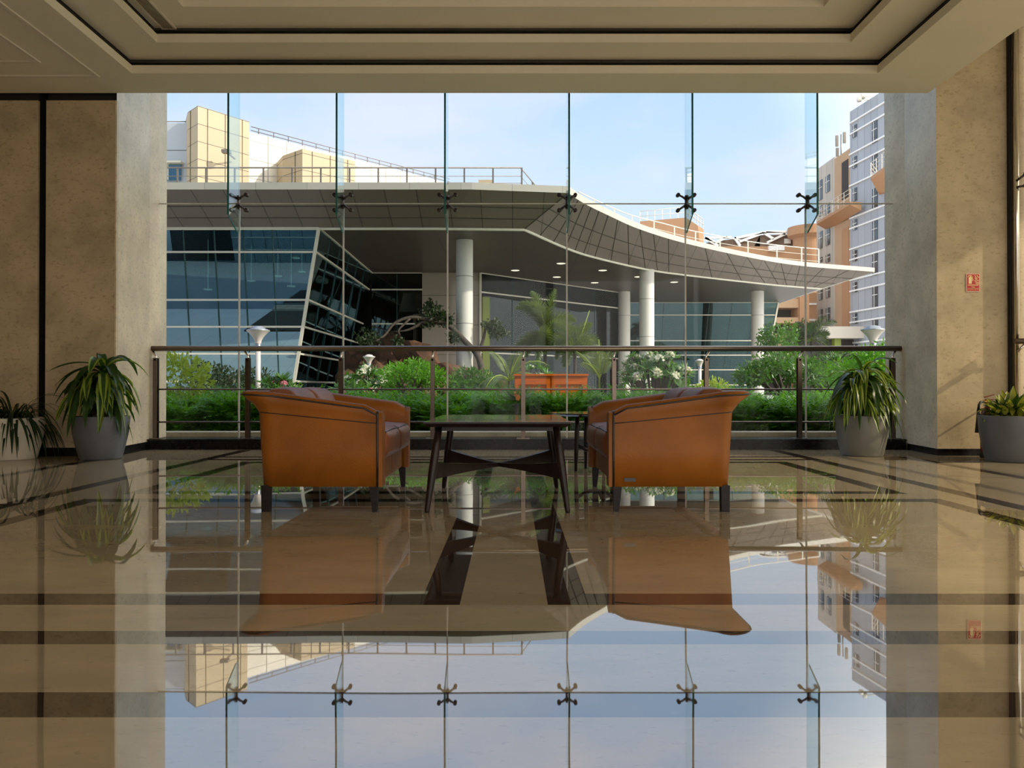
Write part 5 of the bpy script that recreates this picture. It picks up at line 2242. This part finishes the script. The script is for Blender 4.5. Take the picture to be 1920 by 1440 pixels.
shrub('canna_plant', 'small orange flowered plant against the window bars behind the coffee table', 'flowering shrub', 969, 755, 9.35, .2, .5,
      plumeria('', 0, 0, .10, .50, 3, 10, 2, M['flower_orange'], pet=.42), zbase=.1)


def palm_frond(mb, base, az, el, L_, droop, nl, ll, lw, plume=0, rach=.012):
    d = Vector((math.cos(az) * math.cos(el), math.sin(az) * math.cos(el), math.sin(el)))
    p = Vector(base)
    n_ = nl
    side0 = Vector((-math.sin(az), math.cos(az), 0))
    pts = [p.copy()]
    for k in range(n_):
        u = k / n_
        p = p + d * L_ / n_
        d = (d + Vector((0, 0, -droop / n_))).normalized()
        pts.append(p.copy())
        if u < .08:
            continue
        up = side0.cross(d).normalized()
        w_ = ll * (math.sin(math.pi * min(1, .18 + u * .82)) * .85 + .2)
        if plume:
            for q in range(plume):
                a_ = 2 * math.pi * (q + .37 * k) / plume
                e_ = (d * .75 + side0 * math.cos(a_) + up * math.sin(a_)).normalized()
                leaf(mb, p, (e_ + Vector((0, 0, -.12))).normalized(), d, w_, lw)
        else:
            for sg in (-1, 1):
                leaf(mb, p, (d * .8 + side0 * sg + up * .25).normalized(), up, w_, lw)
    return pts


def palm(name, label, px, pcr, Y, nfr, L_, seed, plume, trunk_r, el0=(10, 75), droop=(1.2, 2.2), ll=.28, lw=.022, m=None, nl=24, lean=0.0, zbase=0.0, spear=None):
    r_ = random.Random(seed)
    c = P(px, pcr, Y)
    t = thing(name, label, 'palm', (c.x, Y, zbase), local=True)
    H_ = c.z - zbase
    mb = MB()
    mb.tube([(-lean, 0, -.05), (-lean * .5, 0, H_ * .5), (0, 0, H_)], trunk_r, 10, radii=[trunk_r * 1.2, trunk_r, trunk_r * .8])
    mb.build('trunk', M['bark'], t)
    fo, st_ = MB(), MB()
    fo.leafy = True
    for i in range(nfr):
        az = i * 2.39996 + r_.uniform(-.2, .2)
        el = math.radians(r_.uniform(*el0))
        pts = palm_frond(fo, (0, 0, H_), az, el, L_ * r_.uniform(.8, 1.1), r_.uniform(*droop), nl, ll, lw, plume)
        st_.tube(pts[::4], .012, 5, radii=[.016 * (1 - .8 * k / len(pts[::4])) for k in range(len(pts[::4]))])
    if spear:
        st_.tube([(0, 0, H_ - .2), spear], .02, 5, radii=[.022, .008])
    fo.build('fronds', m or M['palm'], t)
    st_.build('stalks', M['hedge_lime'], t)
    return t


palm('foxtail_palm', 'bushy foxtail palm with plume fronds before the dark lobby glass', 1022, 625, 20, 17, 1.15, 3, 9, .055, el0=(0, 85), droop=(1.3, 2.4), ll=.26, lw=.034, nl=24)
palm('foxtail_palm', 'smaller foxtail palm with a bare pale stalk pointing up, behind the orange panelled box', 1078, 650, 19, 12, .8, 4, 9, .04, el0=(0, 85), droop=(1.3, 2.4), ll=.24, lw=.032, nl=19,
     spear=(.36, 0, 1.75 + .85))
palm('areca_palm', 'low arching feathery palm beside the round canopy column', 955, 715, 15.5, 11, .95, 5, 0, .03, el0=(25, 80), droop=(1.2, 2.2), ll=.26, lw=.024, nl=26)
palm('areca_palm', 'slender young palm with a thin upright stalk between the orange box and white flowering shrub', 1124, 710, 15.5, 8, .75, 6, 0, .02, el0=(40, 85), droop=(.8, 1.6), ll=.24, lw=.022, nl=24,
     spear=(-.01, 0, 1.65))
palm('foxtail_palm', 'dark bushy palm before the beige wing and its low podium', 1522, 640, 26, 12, 1.15, 8, 7, .06, el0=(5, 85), droop=(1.4, 2.4), ll=.26, lw=.024, m=M['dark_tree'], nl=22)
palm('foxtail_palm', 'dark palm with spreading fronds behind the dracaena beside the railing end', 1568, 668, 24, 10, 1.0, 9, 7, .05, el0=(0, 60), droop=(1.2, 2.2), ll=.24, lw=.022, m=M['dark_tree'], nl=20)


def broad_tree(name, label, px, pyc, Y, w, h, n_, seed, m, l=.12, lw=.06, blobs=6):
    r_ = random.Random(seed)
    c = P(px, pyc, Y)
    t = thing(name, label, 'tree', (c.x, Y, -.05), local=True)
    fo, tk = MB(), MB()
    fo.leafy = True
    for b_ in range(blobs):
        v_ = rdir(r_, -.4)
        q = Vector((v_.x * w * .32, v_.y * w * .32, c.z + .05 + v_.z * h * .30))
        tk.tube([(0, 0, 0), (q.x * .3, q.y * .3, q.z * .6), q], .03, 6, radii=[.05, .035, .012])
        for _ in range(n_ // blobs):
            u_ = rdir(r_)
            rr_2 = .4 + .6 * r_.random()
            p = q + Vector((u_.x * w * .22, u_.y * w * .22, u_.z * h * .24)) * rr_2
            leaf(fo, p, (u_ + rdir(r_)).normalized(), rdir(r_), l * r_.uniform(.7, 1.2), lw)
    fo.build('foliage', m, t)
    tk.build('trunk', M['bark'], t)
    return t


broad_tree('broadleaf_tree', 'leafy green young tree before the open parking levels', 1465, 645, 24, 1.5, 1.5, 1500, 1, M['shrub'], blobs=7)
broad_tree('broadleaf_tree', 'dark rounded small tree between the leafy young tree and the dark palm', 1498, 640, 27, 1.3, 1.5, 1500, 2, M['dark_tree'], blobs=7)
broad_tree('garden_bush', 'dense bright green bush under the dark palms near the railing end', 1470, 705, 16.5, 2.0, 1.0, 2200, 3, M['shrub'], .11, .05, blobs=9)
broad_tree('garden_bush', 'dense green bush with brownish tips behind the lime striped dracaena', 1545, 700, 17.5, 2.0, 1.0, 2000, 4, M['shrub'], .11, .05, blobs=9)
broad_tree('garden_bush', 'tall fern green bush below the tall lamp by the blue-grey tower', 1640, 690, 14.5, 1.7, 1.0, 2000, 5, M['hedge'], .11, .04, blobs=9)
broad_tree('garden_bush', 'dark bush before the leaning teal glass', 420, 715, 17, 2.2, .9, 2000, 6, M['dark_tree'], .11, .05, blobs=9)
broad_tree('garden_bush', 'bright green bush at the foot of the dark rock', 770, 712, 15.2, 1.5, .8, 1800, 7, M['hedge'], .11, .04, blobs=8)
broad_tree('garden_bush', 'green bush at the foot of the round canopy column', 880, 722, 16, 1.3, .7, 1500, 8, M['shrub'], .11, .04, blobs=8)

# rock mound with a leaning bare tree
rk = MB()
r_ = random.Random(9)
RKC = P(775, 730, 25.0)


def rockblob(mb, c, sx, sy, sz, seed, n=14):
    r2 = random.Random(seed)
    ph = [r2.uniform(0, 6.28) for _ in range(9)]
    vs, fs = [], []
    for j in range(n + 1):
        th = math.pi * j / n
        for i in range(2 * n):
            a_ = math.pi * i / n
            v_ = Vector((math.sin(th) * math.cos(a_), math.sin(th) * math.sin(a_), math.cos(th)))
            q = 1 + .14 * math.sin(3 * v_.x * 2 + ph[0]) * math.sin(2.5 * v_.y * 2 + ph[1]) + .10 * math.sin(7 * v_.x + ph[2] + 5 * v_.z) + .09 * math.sin(9 * v_.z + ph[3] + 4 * v_.x) + .05 * math.sin(17 * v_.z + 11 * v_.x + ph[4]) + r2.uniform(-.045, .045)
            vs.append((c[0] + v_.x * sx * q, c[1] + v_.y * sy * q, c[2] + v_.z * sz * q))
    for j in range(n):
        for i in range(2 * n):
            k = (i + 1) % (2 * n)
            fs.append((j * 2 * n + i, (j + 1) * 2 * n + i, (j + 1) * 2 * n + k, j * 2 * n + k))
    mb.add(vs, fs, 0, False)


for k, (px, py, Y, sx, sy, sz, lab) in enumerate(((735, 690, 26.5, 1.75, 1.2, 1.55, 'large dark red-brown boulder under the leaning bare tree'),
                                                    (820, 712, 24.5, 1.0, .8, .95, 'rounded red-brown boulder beside the round canopy column'),
                                                    (770, 722, 23.2, .8, .6, .75, 'low red-brown boulder in front of the large boulder'),
                                                    (690, 715, 25.0, .9, .7, .95, 'dark boulder between the glass corner and the large boulder'),
                                                    (900, 728, 22.0, .8, .5, .7, 'orange-brown rock behind the low arching palm'))):
    p = P(px, py, Y)
    z_ = max(.15, p.z * .6)
    t = MB()
    rockblob(t, (p.x, Y, sz * .55), sx, sy, sz, 100 + k, 22)
    o = t.build('boulder', M['rock'], None, org=(p.x, Y, 0))
    tag(o, lab, 'boulder', 'boulders of the rock garden')

lt = P(800, 640, 25)
t = thing('leaning_tree', 'leaning tree with grey bare limbs and sparse leaves over the boulders', 'tree', (P(905, 690, 25).x, 25, 0))
mb = MB()


def limb(pts, r0, r1):
    q = crom([P(a_, b_, y_) for (a_, b_, y_) in pts], 4)
    mb.tube(q, r0, 8, radii=[r0 + (r1 - r0) * k / (len(q) - 1) for k in range(len(q))])


limb([(908, 735, 25), (898, 672, 25), (872, 640, 25), (840, 610, 25), (805, 600, 24.8), (770, 595, 24.6), (740, 606, 24.4), (722, 628, 24.2), (704, 640, 24)], .11, .025)
limb([(893, 668, 25), (905, 640, 25.2), (912, 612, 25.3), (925, 600, 25.3)], .07, .02)
limb([(840, 610, 25), (815, 590, 25.2), (806, 570, 25.2)], .045, .015)
limb([(770, 596, 24.6), (748, 618, 24.4), (750, 628, 24.3)], .04, .02)
limb([(800, 601, 24.8), (780, 612, 24.7), (760, 620, 24.6), (735, 622, 24.6)], .06, .02)
mb.build('trunk', M['bark'], t)
fo = MB()
fo.leafy = True
for (px, py, Y, w_, h_, n_) in ((812, 588, 25, 1.0, .7, 420), (835, 600, 25, .7, .5, 260), (800, 605, 24.9, .7, .4, 200), (850, 632, 24.9, .5, .6, 160), (925, 612, 25.3, .8, .5, 300), (935, 625, 25.3, .8, .35, 200),
                                 (690, 635, 24.2, .9, .8, 240), (745, 640, 24.4, .5, .4, 120), (805, 572, 25.2, .25, .5, 80)):
    c = P(px, py, Y)
    for _ in range(n_):
        v_ = rdir(r_)
        q = c + Vector((v_.x * w_ / 2, v_.y * w_ / 2, v_.z * h_ / 2)) * (.3 + .7 * r_.random())
        leaf(fo, q, rdir(r_), rdir(r_), .13, .07)
fo.build('foliage', M['dark_tree'], t)

# orange panelled box among the plants
M['orange_wood'] = mat('varnished orange wood', (0.58, 0.12, 0.008), .45, noise=3, amt=.25, stretch=(1, 1, 8), spec=.2)
a_, b_ = P(963, 701, 14.0), P(1103, 701, 14.0)
t = thing('panelled_box', 'varnished orange wood panelled box among the garden ferns', 'wooden box', ((a_.x + b_.x) / 2, 14.2, 0.02))
zt_ = a_.z
mb = MB()
mb.box((a_.x + .02, 14.03, .02), (b_.x - .02, 14.5, zt_ - .03))
mb.build('carcass', M['orange_wood'], t)
mb = MB()
mb.box((a_.x, 13.97, zt_ - .035), (b_.x, 14.53, zt_))
mb.build('lid', M['orange_wood'], t)
for (u0, u1) in ((.02, .49), (.51, .98)):
    xa, xb_ = a_.x + (b_.x - a_.x) * u0, a_.x + (b_.x - a_.x) * u1
    mb = MB()
    zc0, zc1 = .08, zt_ - .19
    mb.box((xa, 14.0, zc1), (xb_, 14.03, zt_ - .05))
    mb.box((xa, 14.0, zc0), (xa + .07, 14.03, zc1))
    mb.box((xb_ - .07, 14.0, zc0), (xb_, 14.03, zc1))
    mb.box((xa + .07, 14.0, zc0), (xb_ - .07, 14.03, zc0 + .07))
    mb.build('panel_frame', M['orange_wood'], t)
